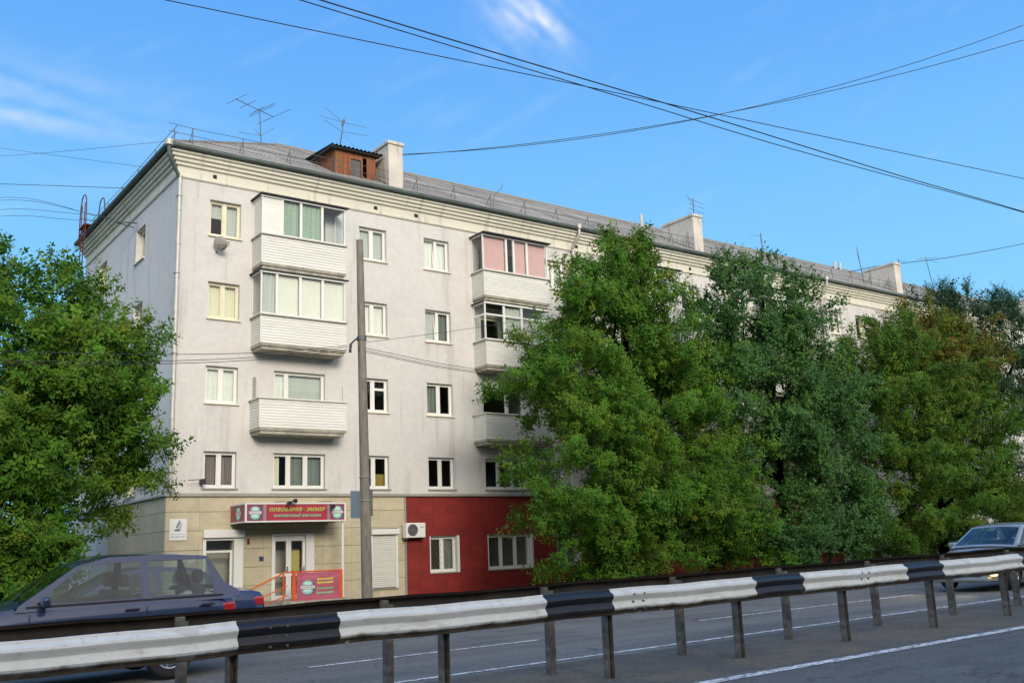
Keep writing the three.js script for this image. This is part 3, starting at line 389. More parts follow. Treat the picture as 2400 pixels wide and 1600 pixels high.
// ------------------------------------------------------------------ ground floor cladding
function minus(rects, [a, b, c, d]) { const out = []; for (const [x0, x1, y0, y1] of rects) { if (x1 <= a || x0 >= b || y1 <= c || y0 >= d) { out.push([x0, x1, y0, y1]); continue; } if (x0 < a) out.push([x0, a, y0, y1]); if (x1 > b) out.push([b, x1, y0, y1]); const l = Math.max(x0, a), r = Math.min(x1, b); if (y0 < c) out.push([l, r, y0, c]); if (y1 > d) out.push([l, r, d, y1]); } return out.filter(([p, q, r, s]) => q - p > 0.03 && s - r > 0.03); }
{
  const clad = group('stone_cladding', block), rc = rng(19), J = 0.006, rows = [0.14, 0.83, 1.44, 2.06, 2.69, 3.31, 3.795], holes = [[1.18, 2.60, 0.03, 2.62], [3.60, 5.22, 0.03, 2.55], [7.44, 8.60, 0.44, 2.64]];
  part('backing', wallShape(0.0, 8.93, 0.02, 3.797, holes).scale(1, 1, 0.1).translate(0, 0, 0.0), M.joint, clad);
  for (let r = 0; r < rows.length - 1; r++) for (let c = 0; c < 8; c++) { let q = [[-0.06 + c * 1.124, -0.06 + (c + 1) * 1.124, rows[r], rows[r + 1]]]; for (const h of holes) q = minus(q, h); for (const [a, b, y0, y1] of q) part('panel', rbx(a + 0.0015, b - 0.0015, y0 + J, y1 - J, 0.038, 0.062 + 0.002 * rc(), 0.004, 1), M.panel[Math.floor(rc() * 4)], clad); }
  for (let r = 0; r < rows.length - 1; r++) for (let c = 0; c < 6; c++) part('panel', bx(-0.062, -0.002, rows[r] + J, rows[r + 1] - J, 0.03 - (c + 1) * 1.124 + J, 0.03 - c * 1.124 - J), M.panel[Math.floor(rc() * 4)], clad);
  part('corner_strip', bx(8.90, 8.985, -0.1, 3.797, 0.04, 0.085), M.trimGrey, clad);
  part('plinth', minus([[-0.06, 8.9, -0.6, 0.135]], [1.2, 2.4, -0.1, 1]).map(([a, b, c, d]) => bx(a, b, c, d, 0.0022, 0.075)), M.plinth, clad);
  const red = group('red_tile_cladding', block), dW = [...COLS.d, ...ROWS[1]], eW = [...COLS.e, ...ROWS[1]], fW = [...COLS.f, ...ROWS[1]], s2 = 'abcdef'.split('').map(k => [COLS[k][0] + PERIOD, COLS[k][1] + PERIOD, ...ROWS[1]]);
  const rh = [dW, eW, fW, ...s2].map(([a, b, c, d]) => [a - 0.045, b + 0.105, c - 0.05, d + 0.02]);
  part('backing', wallShape(8.986, 36.0, -0.1, 3.797, rh).scale(1, 1, 0.1), M.redGrout, red);
  for (let r = 0; r < 12; r++) for (let c = 0; c < 24; c++) { const y0 = 0.06 + r * 0.3105, xs = 8.99 + c * 0.6; let q = [[xs, xs + 0.6, y0, y0 + 0.3105]]; for (const h of rh) q = minus(q, h); for (const [a, b, p, s] of q) part('tile', bx(a + 0.004, b - 0.004, p + 0.004, s - 0.004, 0.039, 0.046 + 0.003 * rc()), M.redTile[Math.floor(rc() * 5)], red); }
  const far = []; for (let r = 0; r < 12; r++) for (let c = 24; c < 45; c++) { const y0 = 0.06 + r * 0.3105, xs = 8.99 + c * 0.6; let q = [[xs, xs + 0.6, y0, y0 + 0.3105]]; for (const h of rh) q = minus(q, h); for (const [a, b, p, s] of q) far.push(bx(a + 0.004, b - 0.004, p + 0.004, s - 0.004, 0.039, 0.048)); }
  part('tile_field', far, M.redTile[2], red).userData.kind = 'stuff';
  part('plinth', bx(8.99, 36, -0.6, 0.055, 0.002, 0.09), M.plinth, red);
  // shop doorway on the left
  const d1 = group('door', block); part('lintel', rbx(1.18, 2.60, 2.44, 2.70, 0.0, 0.22, 0.02), M.white, d1); part('surround', [bx(2.26, 2.585, 0.0, 2.438, -0.1, 0.10), bx(1.19, 1.30, 0.0, 2.438, -0.1, 0.10), bx(1.30, 2.26, 2.36, 2.438, -0.1, 0.09)], M.white, d1);
  part('frame', [bx(1.302, 2.258, 1.96, 2.03, -0.14, -0.08), bx(1.302, 1.37, 0.02, 1.96, -0.14, -0.08), bx(2.19, 2.258, 0.02, 1.96, -0.14, -0.08), bx(1.37, 2.19, 0.02, 0.14, -0.14, -0.08)], M.upvc, d1);
  part('pane', panesGeo(1.37, 2.19, 0.14, 1.96).translate(0, 0, -0.11), M.glass, d1); part('pane', panesGeo(1.302, 2.258, 2.03, 2.36).translate(0, 0, -0.11), M.glass, d1); part('handle', [rod(V(2.05, 1.35, -0.04), V(2.18, 1.35, -0.04), 0.012), rod(V(1.5, 1.35, -0.06), V(1.62, 1.35, -0.06), 0.012)], M.chrome, d1); part('room_back', bx(1.0, 2.8, -0.2, 2.75, -0.86, -0.84), M.interior, d1);
  // white double door under the canopy
  const d2 = group('door', block); part('surround', [bx(3.61, 3.70, 0.2, 2.47, 0.0, 0.075), bx(4.90, 5.21, 0.2, 2.47, 0.0, 0.075), bx(3.61, 5.21, 2.472, 2.545, 0.0, 0.09)], M.white, d2);
  for (const [a, b] of [[3.70, 4.28], [4.285, 4.90]]) { const leaf = group('leaf', d2); part('leaf_frame', [bx(a, a + 0.09, 0.30, 2.46, -0.1, -0.03), bx(b - 0.09, b, 0.30, 2.46, -0.1, -0.03), bx(a + 0.09, b - 0.09, 0.30, 0.44, -0.1, -0.03), bx(a + 0.09, b - 0.09, 2.28, 2.46, -0.1, -0.03), bx(a + 0.09, b - 0.09, 1.08, 1.18, -0.1, -0.03)], M.upvc, leaf); part('pane', panesGeo(a + 0.09, b - 0.09, 0.44, 1.08).translate(0, 0, -0.06), M.glass, leaf); part('pane', panesGeo(a + 0.09, b - 0.09, 1.18, 2.28).translate(0, 0, -0.06), M.glass, leaf); part('handle', [bx(b - 0.07, b - 0.02, 1.2, 1.4, -0.028, -0.02), rod(V(b - 0.05, 1.3, 0.02), V(b - 0.2, 1.3, 0.02), 0.012)], M.chrome, leaf); }
  part('poster', bx(4.42, 4.74, 1.25, 1.95, -0.16, -0.155), std({ map: canvasTex(128, 256, (c, w, h) => { c.fillStyle = '#b9a95f'; c.fillRect(0, 0, w, h); c.fillStyle = '#c98f62'; c.fillRect(20, 60, 80, 60); c.fillStyle = '#e6e0b8'; c.fillRect(24, 150, 70, 40); c.fillStyle = '#8a9a58'; c.fillRect(10, 210, 90, 30); }), roughness: 0.8 }), d2); part('room_back', bx(3.3, 5.3, -0.2, 2.75, -0.96, -0.94), M.interior, d2);
  // roller shutter window
  const rs = group('roller_shutter', block); part('box', rbx(7.45, 8.60, 2.41, 2.61, 0.04, 0.24, 0.02), M.white, rs); part('guide', [bx(7.45, 7.52, 0.47, 2.408, 0.04, 0.12), bx(8.49, 8.59, 0.47, 2.408, 0.04, 0.12)], M.white, rs);
  for (let i = 0; i < 26; i++) { const y = 0.5 + i * 0.0735; part('slat', rbx(7.522, 8.488, y, y + 0.068, 0.06, 0.088, 0.012, 1), M.siding[i % 3], rs); } part('sill', bx(7.45, 8.6, 0.43, 0.468, 0.04, 0.12), M.trimGrey, rs);
}
// ladder at the back of the end wall
{
  const l = group('fire_ladder', block), x = -0.75, za = -9.9, zb = -11.2, st = [];
  for (const z of [-10.25, -10.75]) st.push(rod(V(x, 3.5, z), V(x, 17.1, z), 0.022)); part('stringer', st, M.rust, l);
  for (let i = 0; i < 34; i++) part('rung', rod(V(x, 4 + i * 0.36, -10.25), V(x, 4 + i * 0.36, -10.75), 0.012, 0.012, 5), M.rust, l);
  for (const dx of [0, 0.75]) part('handrail', tube([V(x + dx, 15.4, -10.0 + 0.0), V(x + dx, 17.0, -10.0), V(x + dx, 17.45, -10.25), V(x + dx, 17.45, -10.75), V(x + dx, 16.9, -11.0), V(x + dx, 15.4, -11.05)].map(v => v), 0.025, 40, 6), M.rust, l);
  part('platform', [bx(-0.8, 0.05, 16.05, 16.09, -11.0, -10.0), bx(-0.8, -0.76, 15.75, 15.79, -11, -10), rod(V(-0.78, 16.6, -11.03), V(0.0, 16.6, -11.03), 0.018)], M.rust, l);
  part('cable_bracket', [rod(V(-0.1, 14.6, -4.6), V(-0.75, 14.75, -5.3), 0.03), rod(V(-0.1, 14.5, -4.9), V(-0.75, 14.75, -5.3), 0.02)], M.steel, block);
}

// ------------------------------------------------------------------ the slab block across the road: shades the street and is mirrored in the windows
{
  const o = thing('facing_building', 'long six-storey grey slab block across the road, mirrored in the window panes', 'building', [-55, gy(0) - 0.1, 62]), W = 150, H = 18;
  part('wall', bx(0, W, 0, H, 0.0, 14), M.chimney, o); part('parapet', bx(-0.2, W + 0.2, H + 0.002, H + 0.7, -0.25, 14.2), M.trimGrey, o);
  const wg = bx(-0.95, 0.95, 0, 1.5, -0.03, 0.05), sg = bx(-1.1, 1.1, -0.06, -0.01, -0.12, -0.002);
  for (let f = 0; f < 6; f++) for (let i = 0; i < 30; i++) { const w = group('window', o, 2.5 + i * 5, 0.9 + f * 3, 0); part('pane', wg, M.carGlass, w); part('sill', sg, M.trimGrey, w); }
}
// ------------------------------------------------------------------ things on and by the building
// sign canopy over the door
{
  const logo = (c, x, y, s) => { c.save(); c.translate(x, y); c.scale(s, s); c.fillStyle = '#4b4664'; c.beginPath(); c.ellipse(6, 6, 66, 80, 0, 0, 7); c.fill(); c.fillStyle = '#8fc4b8'; c.beginPath(); c.ellipse(0, -34, 50, 40, 0, 0, 7); c.fill(); c.beginPath(); c.ellipse(0, 38, 52, 40, 0, 0, 7); c.fill(); c.fillStyle = '#bfe3da'; c.beginPath(); c.ellipse(0, -40, 34, 20, 0, 0, 7); c.fill(); c.beginPath(); c.ellipse(-2, 34, 36, 20, 0, 0, 7); c.fill(); c.fillStyle = '#5a4d60'; c.fillRect(-62, -22, 124, 44); c.fillStyle = '#d8d5cc'; c.fillRect(-66, -17, 134, 34); c.fillStyle = '#9a8f98'; for (let i = 0; i < 7; i++) c.fillRect(-54 + i * 16, -6, 10, 12); c.restore(); };
  const front = canvasTex(2048, 352, (c, w, h) => { c.fillStyle = '#a93544'; c.fillRect(0, 0, w, h); c.fillStyle = '#8d4458'; c.fillRect(0, 0, 390, h); c.fillRect(w - 360, 0, 360, h); c.fillStyle = '#97878d'; c.fillRect(330, 0, 62, h); c.fillRect(w - 372, 0, 62, h); logo(c, 170, 176, 1.85); logo(c, w - 150, 176, 1.85);
    c.textAlign = 'center'; c.textBaseline = 'middle'; c.font = 'bold italic 116px sans-serif'; c.lineJoin = 'round'; c.lineWidth = 10; c.strokeStyle = '#5a4a1e'; c.strokeText('ПИВОВАРНЯ - ЭММЕР', 1032, 118, 1180); c.fillStyle = '#c4bb62'; c.fillText('ПИВОВАРНЯ - ЭММЕР', 1032, 112, 1180); c.font = 'bold italic 84px sans-serif'; c.strokeStyle = '#5c2a38'; c.strokeText('ФИРМЕННЫЙ МАГАЗИН', 1038, 252, 1000); c.fillStyle = '#9cc9a8'; c.fillText('ФИРМЕННЫЙ МАГАЗИН', 1036, 248, 1000); });
  const side = canvasTex(512, 256, (c, w, h) => { c.fillStyle = '#9c413f'; c.fillRect(0, 0, w, h); c.fillStyle = '#7d4650'; c.fillRect(130, 0, 280, h); logo(c, 270, 128, 1.35); });
  const s = thing('sign_canopy', 'red and white lettered shop sign box projecting over the white double door', 'sign', [2.12, 2.88 + DY, 0.06]), W = 3.62, D = 1.36, H = 0.64;
  part('sign_face', quad(V(0.04, 0.05, D), V(W - 0.04, 0.05, D), V(W - 0.04, H - 0.05, D), V(0.04, H - 0.05, D)), std({ map: front, roughness: 0.4 }), s);
  part('side_face', quad(V(0, 0.05, 0.04), V(0, 0.05, D - 0.04), V(0, H - 0.05, D - 0.04), V(0, H - 0.05, 0.04)), std({ map: side, roughness: 0.4 }), s); part('side_face', quad(V(W, 0.05, D - 0.04), V(W, 0.05, 0.04), V(W, H - 0.05, 0.04), V(W, H - 0.05, D - 0.04)), std({ map: side, roughness: 0.4 }), s);
  part('edge_frame', [bx(-0.02, W + 0.02, 0, 0.048, D - 0.05, D + 0.02), bx(-0.02, W + 0.02, H - 0.048, H, D - 0.05, D + 0.02), bx(-0.02, 0.038, 0.05, H - 0.05, D - 0.04, D + 0.02), bx(W - 0.038, W + 0.02, 0.05, H - 0.05, D - 0.04, D + 0.02), bx(-0.022, 0.02, 0, 0.048, 0.02, D - 0.052), bx(-0.022, 0.02, H - 0.048, H, 0.02, D - 0.052), bx(W - 0.02, W + 0.022, 0, 0.048, 0.02, D - 0.052), bx(W - 0.02, W + 0.022, H - 0.048, H, 0.02, D - 0.052)], M.white, s);
  part('top_cover', bx(0.02, W - 0.02, H - 0.04, H - 0.01, 0.02, D - 0.06), M.trimGrey, s); part('soffit', bx(0.022, W - 0.022, 0.01, 0.03, 0.02, D - 0.06), M.darkRoof, s);
  for (const [x, y] of [[1.42, 0.62], [1.62, 0.7], [3.02, 0.5]]) part('spotlight', [rod(V(x, y, D + 0.18), V(x, y - 0.02, D + 0.32), 0.05, 0.075, 10), rod(V(x, H - 0.02, D - 0.1), V(x, y, D + 0.2), 0.014)], M.blackPlastic, s);
  part('lamp_arm', [rod(V(1.0, H + 0.03, D), V(1.75, H + 0.05, D + 0.02), 0.012), rod(V(2.6, H + 0.03, D), V(3.1, H + 0.04, D), 0.012)], M.steel, s);
  part('support_post', [rod(V(W - 0.05, -3.05, D - 0.1), V(W - 0.05, 0.0, D - 0.1), 0.05, 0.05, 12)], M.white, s);
  // banner
  const banner = canvasTex(512, 384, (c, w, h) => { const r = rng(8); c.fillStyle = '#b0566a'; c.fillRect(0, 0, w, h); for (let i = 0; i < 60; i++) { c.fillStyle = ['#c25a70', '#a24c66', '#b87a86', '#94566e', '#c77b84'][i % 5]; c.globalAlpha = 0.5; c.fillRect(r() * w - 60, r() * h, 60 + r() * 220, 4 + r() * 14); } c.globalAlpha = 1; logo(c, 130, 200, 1.25); for (const [y, col] of [[95, '#c9bb55'], [145, '#cfc35c'], [225, '#7fae7d'], [285, '#86b884']]) { c.strokeStyle = col; c.lineWidth = 22; c.lineCap = 'round'; c.beginPath(); c.moveTo(250, y + 6); for (let x = 250; x < 440; x += 16) c.lineTo(x, y + 5 * Math.sin(x)); c.stroke(); } });
  const porch = thing('entrance_porch', 'low concrete porch with two steps in front of the white double door', 'porch', [3.2, -0.2, 0.08]);
  part('platform', bx(0.0, 2.52, 0, 0.29, 0, 1.95), M.slab, porch); part('step', bx(-0.34, -0.002, 0, 0.19, 0, 1.95), M.slab, porch); part('step', bx(-0.68, -0.342, 0, 0.10, 0, 1.95), M.slab, porch);
  const hr = thing('porch_railing', 'orange tubular handrail sloping down beside the porch steps', 'railing', [3.2, 0.09, 1.9]);
  const post = (x, y0, y1) => part('post', rbx(x - 0.06, x + 0.06, y0, y1, -0.04, 0.04, 0.015), M.orange, hr);
  post(0.42, 0.0, 0.92); post(2.12, 0.0, 0.92); part('rail', rod(V(0.36, 0.93, 0), V(2.18, 0.93, 0), 0.026), M.orange, hr);
  part('rail', rod(V(0.1, 0.93, 0), V(-1.05, 0.45, 0), 0.026), M.orange, hr); part('rail', rod(V(0.36, 0.93, 0), V(0.1, 0.93, 0), 0.026), M.orange, hr); part('rail', rod(V(0.2, 0.5, 0), V(-0.95, 0.08, 0), 0.018), M.orange, hr); part('baluster', rod(V(0.06, 0.0, 0), V(0.06, 0.92, 0), 0.03), M.orange, hr); part('rail', rod(V(0.2, 0.2, 0), V(-0.6, -0.06, 0), 0.018), M.orange, hr);
  const bg = new THREE.PlaneGeometry(1.56, 0.92, 24, 8), p = bg.attributes.position; for (let i = 0; i < p.count; i++) { const x = p.getX(i), y = p.getY(i); p.setZ(i, 0.015 * Math.sin(x * 5 + y * 3) + 0.01 * Math.sin(y * 9)); p.setY(i, y - 0.03 * (1 - Math.pow(x / 0.78, 2)) * (y + 0.46)); } bg.computeVertexNormals();
  const bn = tag(part(numbered('banner'), bg.translate(4.47, 0.545, 1.965), std({ map: banner, roughness: 0.75 }), scene), 'pink printed cloth banner tied between the orange railing posts', 'banner');
}
{ // white plate by the corner
  const t = canvasTex(256, 320, (c, w, h) => { c.fillStyle = '#e2e2dc'; c.fillRect(0, 0, w, h); c.fillStyle = '#b9b0b6'; c.beginPath(); c.moveTo(150, 20); c.quadraticCurveTo(205, 90, 160, 180); c.lineTo(120, 200); c.closePath(); c.fill(); c.fillStyle = '#7fb0b0'; c.beginPath(); c.moveTo(146, 8); c.lineTo(156, 40); c.lineTo(112, 130); c.lineTo(88, 130); c.closePath(); c.fill(); c.fillStyle = '#33485e'; c.beginPath(); c.moveTo(152, 40); c.lineTo(116, 138); c.lineTo(96, 138); c.lineTo(136, 50); c.closePath(); c.fill(); c.fillStyle = '#3f6276'; c.beginPath(); c.ellipse(112, 168, 46, 15, -0.1, 0, 7); c.fill(); c.fillStyle = '#6d7570'; c.fillRect(14, 226, 226, 4); c.fillStyle = '#7d8290'; for (const [x, l] of [[24, 34], [66, 18], [96, 50], [156, 24], [188, 44]]) c.fillRect(x, 262, l, 12); });
  const s = thing('wall_plate', 'small white plate with a blue-grey emblem on the beige cladding near the corner', 'plate', [0.355, 2.74 + DY, 0.066]); part('plate', rbx(-0.285, 0.285, -0.35, 0.35, 0, 0.03, 0.008), M.white, s); part('print', quad(V(-0.28, -0.345, 0.0322), V(0.28, -0.345, 0.0322), V(0.28, 0.345, 0.0322), V(-0.28, 0.345, 0.0322)), std({ map: t, roughness: 0.5 }), s);
}
{ // air conditioner
  const a = thing('air_conditioner', 'white outdoor air conditioner unit on the edge of the red tiled wall', 'air conditioner', [9.18, 2.26 + DY, 0.10]);
  part('casing', rbx(-0.42, 0.42, 0, 0.55, 0.06, 0.36, 0.02), M.upvc, a); const ring = []; for (let i = 1; i <= 6; i++) ring.push(new THREE.TorusGeometry(0.035 * i, 0.006, 4, 28).toNonIndexed().translate(-0.14, 0.28, 0.375)); for (let i = 0; i < 8; i++) { const t = i * Math.PI / 8; ring.push(rod(V(-0.14 - 0.21 * Math.cos(t), 0.28 - 0.21 * Math.sin(t), 0.374), V(-0.14 + 0.21 * Math.cos(t), 0.28 + 0.21 * Math.sin(t), 0.374), 0.005, 0.005, 4)); } part('fan_grille', ring, M.alu, a); part('fan', metric(new THREE.CylinderGeometry(0.225, 0.225, 0.01, 28).rotateX(Math.PI / 2).translate(-0.14, 0.28, 0.358)), M.plinth, a); part('badge', bx(0.18, 0.36, 0.38, 0.40, 0.361, 0.366), M.steel, a); part('bracket', [bx(-0.4, -0.36, -0.05, -0.002, 0, 0.36), bx(0.36, 0.4, -0.05, -0.002, 0, 0.36)], M.steel, a);
}
{ // satellite dish under the top left window
  const d = thing('satellite_dish', 'grey satellite dish on a wall arm below the top corner window', 'satellite dish', [1.40, 12.40, 0.02]);
  const g = new THREE.SphereGeometry(0.62, 24, 10, 0, Math.PI * 2, 0, 0.42); g.translate(0, -0.62, 0); g.scale(1, 1, 1.05); g.rotateX(1.95); g.rotateY(-0.75); g.translate(0.02, 0.0, 0.36); part('dish', g, M.trimGrey, d);
  part('arm', [rod(V(0.02, -0.25, 0), V(0.02, -0.1, 0.3), 0.02), rod(V(0.3, -0.06, 0.45), V(0.02, -0.2, 0.34), 0.012), rod(V(-0.2, -0.14, 0.5), V(0.3, -0.06, 0.62), 0.012)], M.steel, d); part('feed', rod(V(0.16, -0.02, 0.62), V(0.24, 0.0, 0.7), 0.035, 0.03, 10), M.trimGrey, d);
}
{ // little lamp by the second-floor corner window
  const d = thing('wall_lamp', 'small dark wall lamp on an arm left of the lace-curtained window', 'lamp', [1.05, 4.02, 0.02]); part('arm', rod(V(-0.5, 0.1, 0.35), V(0.05, 0.14, 0.25), 0.012), M.blackPlastic, d); part('housing', rbx(-0.02, 0.12, -0.02, 0.16, 0.0, 0.3, 0.03), M.blackPlastic, d);
}
solo('notice_sign', bx(3.16, 3.32, 1.62 + DY, 1.78 + DY, 0.066, 0.075), std({ color: lin(0.03, 0.05, 0.12), roughness: 0.5 }), 'small dark blue notice on the beige wall left of the double door', 'sign');
solo('entrance_bell', rbx(2.72, 2.80, 2.2 + DY, 2.4 + DY, 0.066, 0.12, 0.02), M.rust, 'small brown box on the beige wall beside the shop doorway', 'box');

// ------------------------------------------------------------------ roof aerials
function yagi(name, label, base, top, dir, els, extra) {
  const t = thing(name, label, 'antenna', [base.x, base.y, base.z], 'roof antennas'); const L = v => v.clone().sub(base); const B = V(0, 0, 0), T = L(top); part('mast', rod(B, T, 0.028, 0.022), M.steel, t);
  const d = dir.clone().normalize(), c = V(0, 1, 0).cross(d).normalize();
  if (els.length) { const s0 = Math.min(...els.map(e => e[0])), s1 = Math.max(...els.map(e => e[0])); part('boom', rod(T.clone().addScaledVector(d, s0).add(V(0, -0.05, 0)), T.clone().addScaledVector(d, s1).add(V(0, -0.05, 0)), 0.016), M.steel, t); for (const [s, l, vert, fold] of els) { const p = T.clone().addScaledVector(d, s).add(V(0, -0.04, 0)), q = vert ? V(0, 1, 0) : c; part('element', rod(p.clone().addScaledVector(q, -l / 2), p.clone().addScaledVector(q, l / 2), 0.011, 0.011, 5), M.alu, t); if (fold) { const p2 = p.clone().add(V(0, 0.09, 0)); part('element', rod(p2.clone().addScaledVector(q, -l / 2), p2.clone().addScaledVector(q, l / 2), 0.011, 0.011, 5), M.alu, t); } } }
  if (extra) extra(t, T); return t;
}
yagi('yagi_antenna', 'large multi-element aerial on a mast near the left end of the roof', V(5.5, 18.9, -6), V(5.36, 21.05, -6), V(1, -0.06, -0.3), [[-1.25, 1.35], [-0.65, 1.1], [-0.05, 0.8], [0.12, 1.75, 0, 1], [0.8, 2.3]], (t, T) => { const q = T.clone().multiplyScalar(0.42); part('whisker', rod(q, q.clone().add(V(-1.1, -0.15, 0.2)), 0.01), M.alu, t); part('whisker', rod(q, q.clone().add(V(0.65, 0.55, -0.1)), 0.01), M.alu, t); part('whisker', rod(q, q.clone().add(V(-0.28, 0.25, 0)), 0.012), M.alu, t); });
yagi('dipole_antenna', 'leaning aerial with spread whiskers above the wooden dormer', V(7.75, 17.9, -3.2), V(8.2, 20.25, -3.4), V(1, 0, 0), [], (t, T) => { const a = T.clone().multiplyScalar(0.92), b = T.clone().multiplyScalar(0.72); for (const [o, e] of [[a, V(-1.2, 0.0, 0.1)], [a, V(-0.9, 0.5, 0)], [a, V(1.2, 0.08, -0.1)], [b, V(-0.95, 0.25, 0.2)], [b, V(1.25, 0.1, 0)], [a, V(0.05, 0.32, 0)]]) part('whisker', rod(o, o.clone().add(e), 0.011, 0.011, 5), M.alu, t); part('clamp', rod(a.clone().add(V(-0.05, -0.15, 0)), a.clone().add(V(0.03, 0.12, 0)), 0.05), M.steel, t); part('guy_wire', [rod(b, V(-0.25, 0.0, 0.6), 0.004, 0.004, 4), rod(b, V(1.6, 0.1, 0.2), 0.004, 0.004, 4)], M.wire, t); });
const comb = (t, T, n, w, up) => { for (let i = 0; i < n; i++) { const y = T.y - 0.08 - i * up; part('element', rod(V(T.x * y / T.y - w * 0.35, y, 0), V(T.x * y / T.y + w, y + 0.02 * Math.sin(i * 2), -0.2), 0.011, 0.011, 5), M.alu, t); } };
yagi('comb_antenna', 'aerial with stacked bars on the middle plastered chimney', V(26.85, 17.9, -0.4), V(26.9, 19.1, -0.4), V(1, 0, 0), [], (t, T) => { comb(t, T, 5, 1.0, 0.26); part('whisker', rod(V(0, 0.9, 0), V(-0.6, 1.15, 0.2), 0.01), M.alu, t); });
yagi('comb_antenna', 'short stacked-bar aerial on the roof just right of the middle chimney', V(33.6, 17.4, -1.5), V(33.55, 18.6, -1.5), V(1, 0, 0), [], (t, T) => { comb(t, T, 5, 0.25, 0.13); part('element', rod(V(0, 1.0, 0), V(-1.2, 0.85, 0.2), 0.011), M.alu, t); });
yagi('dipole_antenna', 'tall mast aerial with two long arms left of the far chimney', V(41.8, 16.3, -0.6), V(41.45, 18.6, -0.6), V(1, 0, 0), [], (t, T) => { part('arm', rod(T.clone().add(V(0, -0.1, 0)), T.clone().add(V(-1.3, -0.25, 0.8)), 0.012), M.alu, t); part('arm', rod(T.clone().add(V(0, -0.1, 0)), T.clone().add(V(1.25, -0.2, -0.8)), 0.012), M.alu, t); });
yagi('comb_antenna', 'mast aerial with many short bars right beside the far chimney', V(46.3, 16.7, -0.8), V(46.2, 18.75, -0.8), V(1, 0, 0), [], (t, T) => { comb(t, T, 9, 0.28, 0.19); part('element', rod(V(0, 1.9, 0), V(0.9, 2.05, -0.1), 0.011), M.alu, t); });
yagi('dipole_antenna', 'leaning mast aerial with long flat bars beyond the far chimney', V(53.2, 17.8, -2.6), V(52.6, 20.3, -2.6), V(1, 0, 0.1), [], (t, T) => { part('element', rod(T.clone().add(V(-1.2, -0.35, 0)), T.clone().add(V(1.5, 0.2, 0)), 0.013), M.alu, t); part('element', rod(T.clone().add(V(0, -0.15, 0)), T.clone().add(V(1.4, -0.2, 0)), 0.012), M.alu, t); });
yagi('comb_antenna', 'pole with a fan of short bars at the far end of the roof', V(58.2, 17.6, -3.0), V(58.1, 19.6, -3.0), V(1, 0, 0), [], (t, T) => comb(t, T, 5, 0.8, 0.17));

// ------------------------------------------------------------------ utility pole with its fittings
const POLE = V(0.94, gy(0.94) + 0.12, 12.0), PT = V(0.80, 9.15, 12.0);
{
  const p = thing('utility_pole', 'weathered concrete utility pole standing before the double door', 'pole', [POLE.x, POLE.y, POLE.z]), T = PT.clone().sub(POLE);
  part('shaft', metric(rod(V(0, -0.1, 0), T, 0.135, 0.085, 20)), M.concrete, p); part('collar', rod(T.clone().multiplyScalar(0.716), T.clone().multiplyScalar(0.728), 0.118, 0.118, 16), M.steel, p);
  part('bracket', [tube([V(-0.1, 6.72, 0.0), V(-0.28, 6.6, 0.02), V(-0.42, 6.46, 0.05), V(-0.44, 6.3, 0.05)].map(v => v.sub(V(0, POLE.y, 0))), 0.022, 12, 6)], M.blackPlastic, p);
  for (const [x, y] of [[-0.44, 6.3], [-0.43, 6.42]]) part('insulator', rod(V(x, y - POLE.y - 0.04, 0.05), V(x, y - POLE.y + 0.05, 0.05), 0.035, 0.03, 10), M.blackPlastic, p);
  for (const y of [3.15, 2.6]) part('band', new THREE.TorusGeometry(0.128, 0.012, 6, 24).rotateX(Math.PI / 2).translate(T.x * y / T.y, y, 0), M.trimGrey, p);
}
{
  const s = thing('traffic_sign', 'blue-grey back of a road sign clamped to the concrete pole', 'sign', [POLE.x - 0.12, 2.62, 12.0]); part('plate', metric(rbx(-0.40, 0.0, -0.30, 0.33, -0.004, 0.008, 0.004, 1).rotateY(0.35)), std({ color: lin(0.20, 0.25, 0.27), roughness: 0.45, metalness: 0.3 }), s); part('clamp', [bx(-0.02, 0.1, 0.2, 0.24, -0.02, 0.01), bx(-0.02, 0.1, -0.2, -0.16, -0.02, 0.01)], M.trimGrey, s);
  const s2 = thing('sign_plate', 'narrow dark plate fixed edge-on at the far side of the concrete pole', 'sign', [POLE.x + 0.17, 2.68, 11.9]); part('plate', rbx(-0.03, 0.09, -0.3, 0.32, -0.1, -0.08, 0.004, 1), M.plinth, s2);
}
// ------------------------------------------------------------------ overhead wires
function wire(label, pts, r, sag = 0) { const out = []; if (pts.length === 2) { for (let i = 0; i <= 16; i++) { const t = i / 16, p = pts[0].clone().lerp(pts[1], t); p.y -= sag * 4 * t * (1 - t); out.push(p); } } else out.push(...pts); return solo('overhead_wire', tube(out, r * 0.82, 48, 5), M.wire, label, 'wire', 'overhead wires'); }
wire('thick dark upper cable running along the road across the sky', [V(-14, 7, 24.62), V(-6.32, 7, 24.68), V(-1.57, 7.0, 24.84), V(3.4, 7, 24.95), V(7.1, 7, 25.10), V(16, 7, 25.3), V(40, 7, 25.9)], 0.010);
wire('dark cable running along the road just below the thickest one', [V(-14, 7, 24.5), V(-6.48, 7, 24.57), V(-1.67, 7.0, 24.68), V(0.66, 7, 24.72), V(7.17, 7, 25.08), V(16, 7, 25.4), V(40, 7, 26.2)], 0.008);
wire('dark cable crossing under the two others and ending highest at the right', [V(-14, 7, 22.8), V(-7.61, 7, 23.85), V(-3.27, 7, 24.57), V(-0.37, 7, 25.03), V(5.45, 7, 25.95), V(14, 7, 27.3)], 0.007);
wire('upper span wire from the first chimney across the street', [V(9.05, 17.55, 0.0), V(25.09 * 1.06, 20.0 * 1.02, 17.3)], 0.016, 1.1);
wire('lower span wire from the first chimney across the street', [V(9.05, 17.5, 0.0), V(24.9 * 1.06, 19.33 * 1.02, 17.3)], 0.016, 0.75);
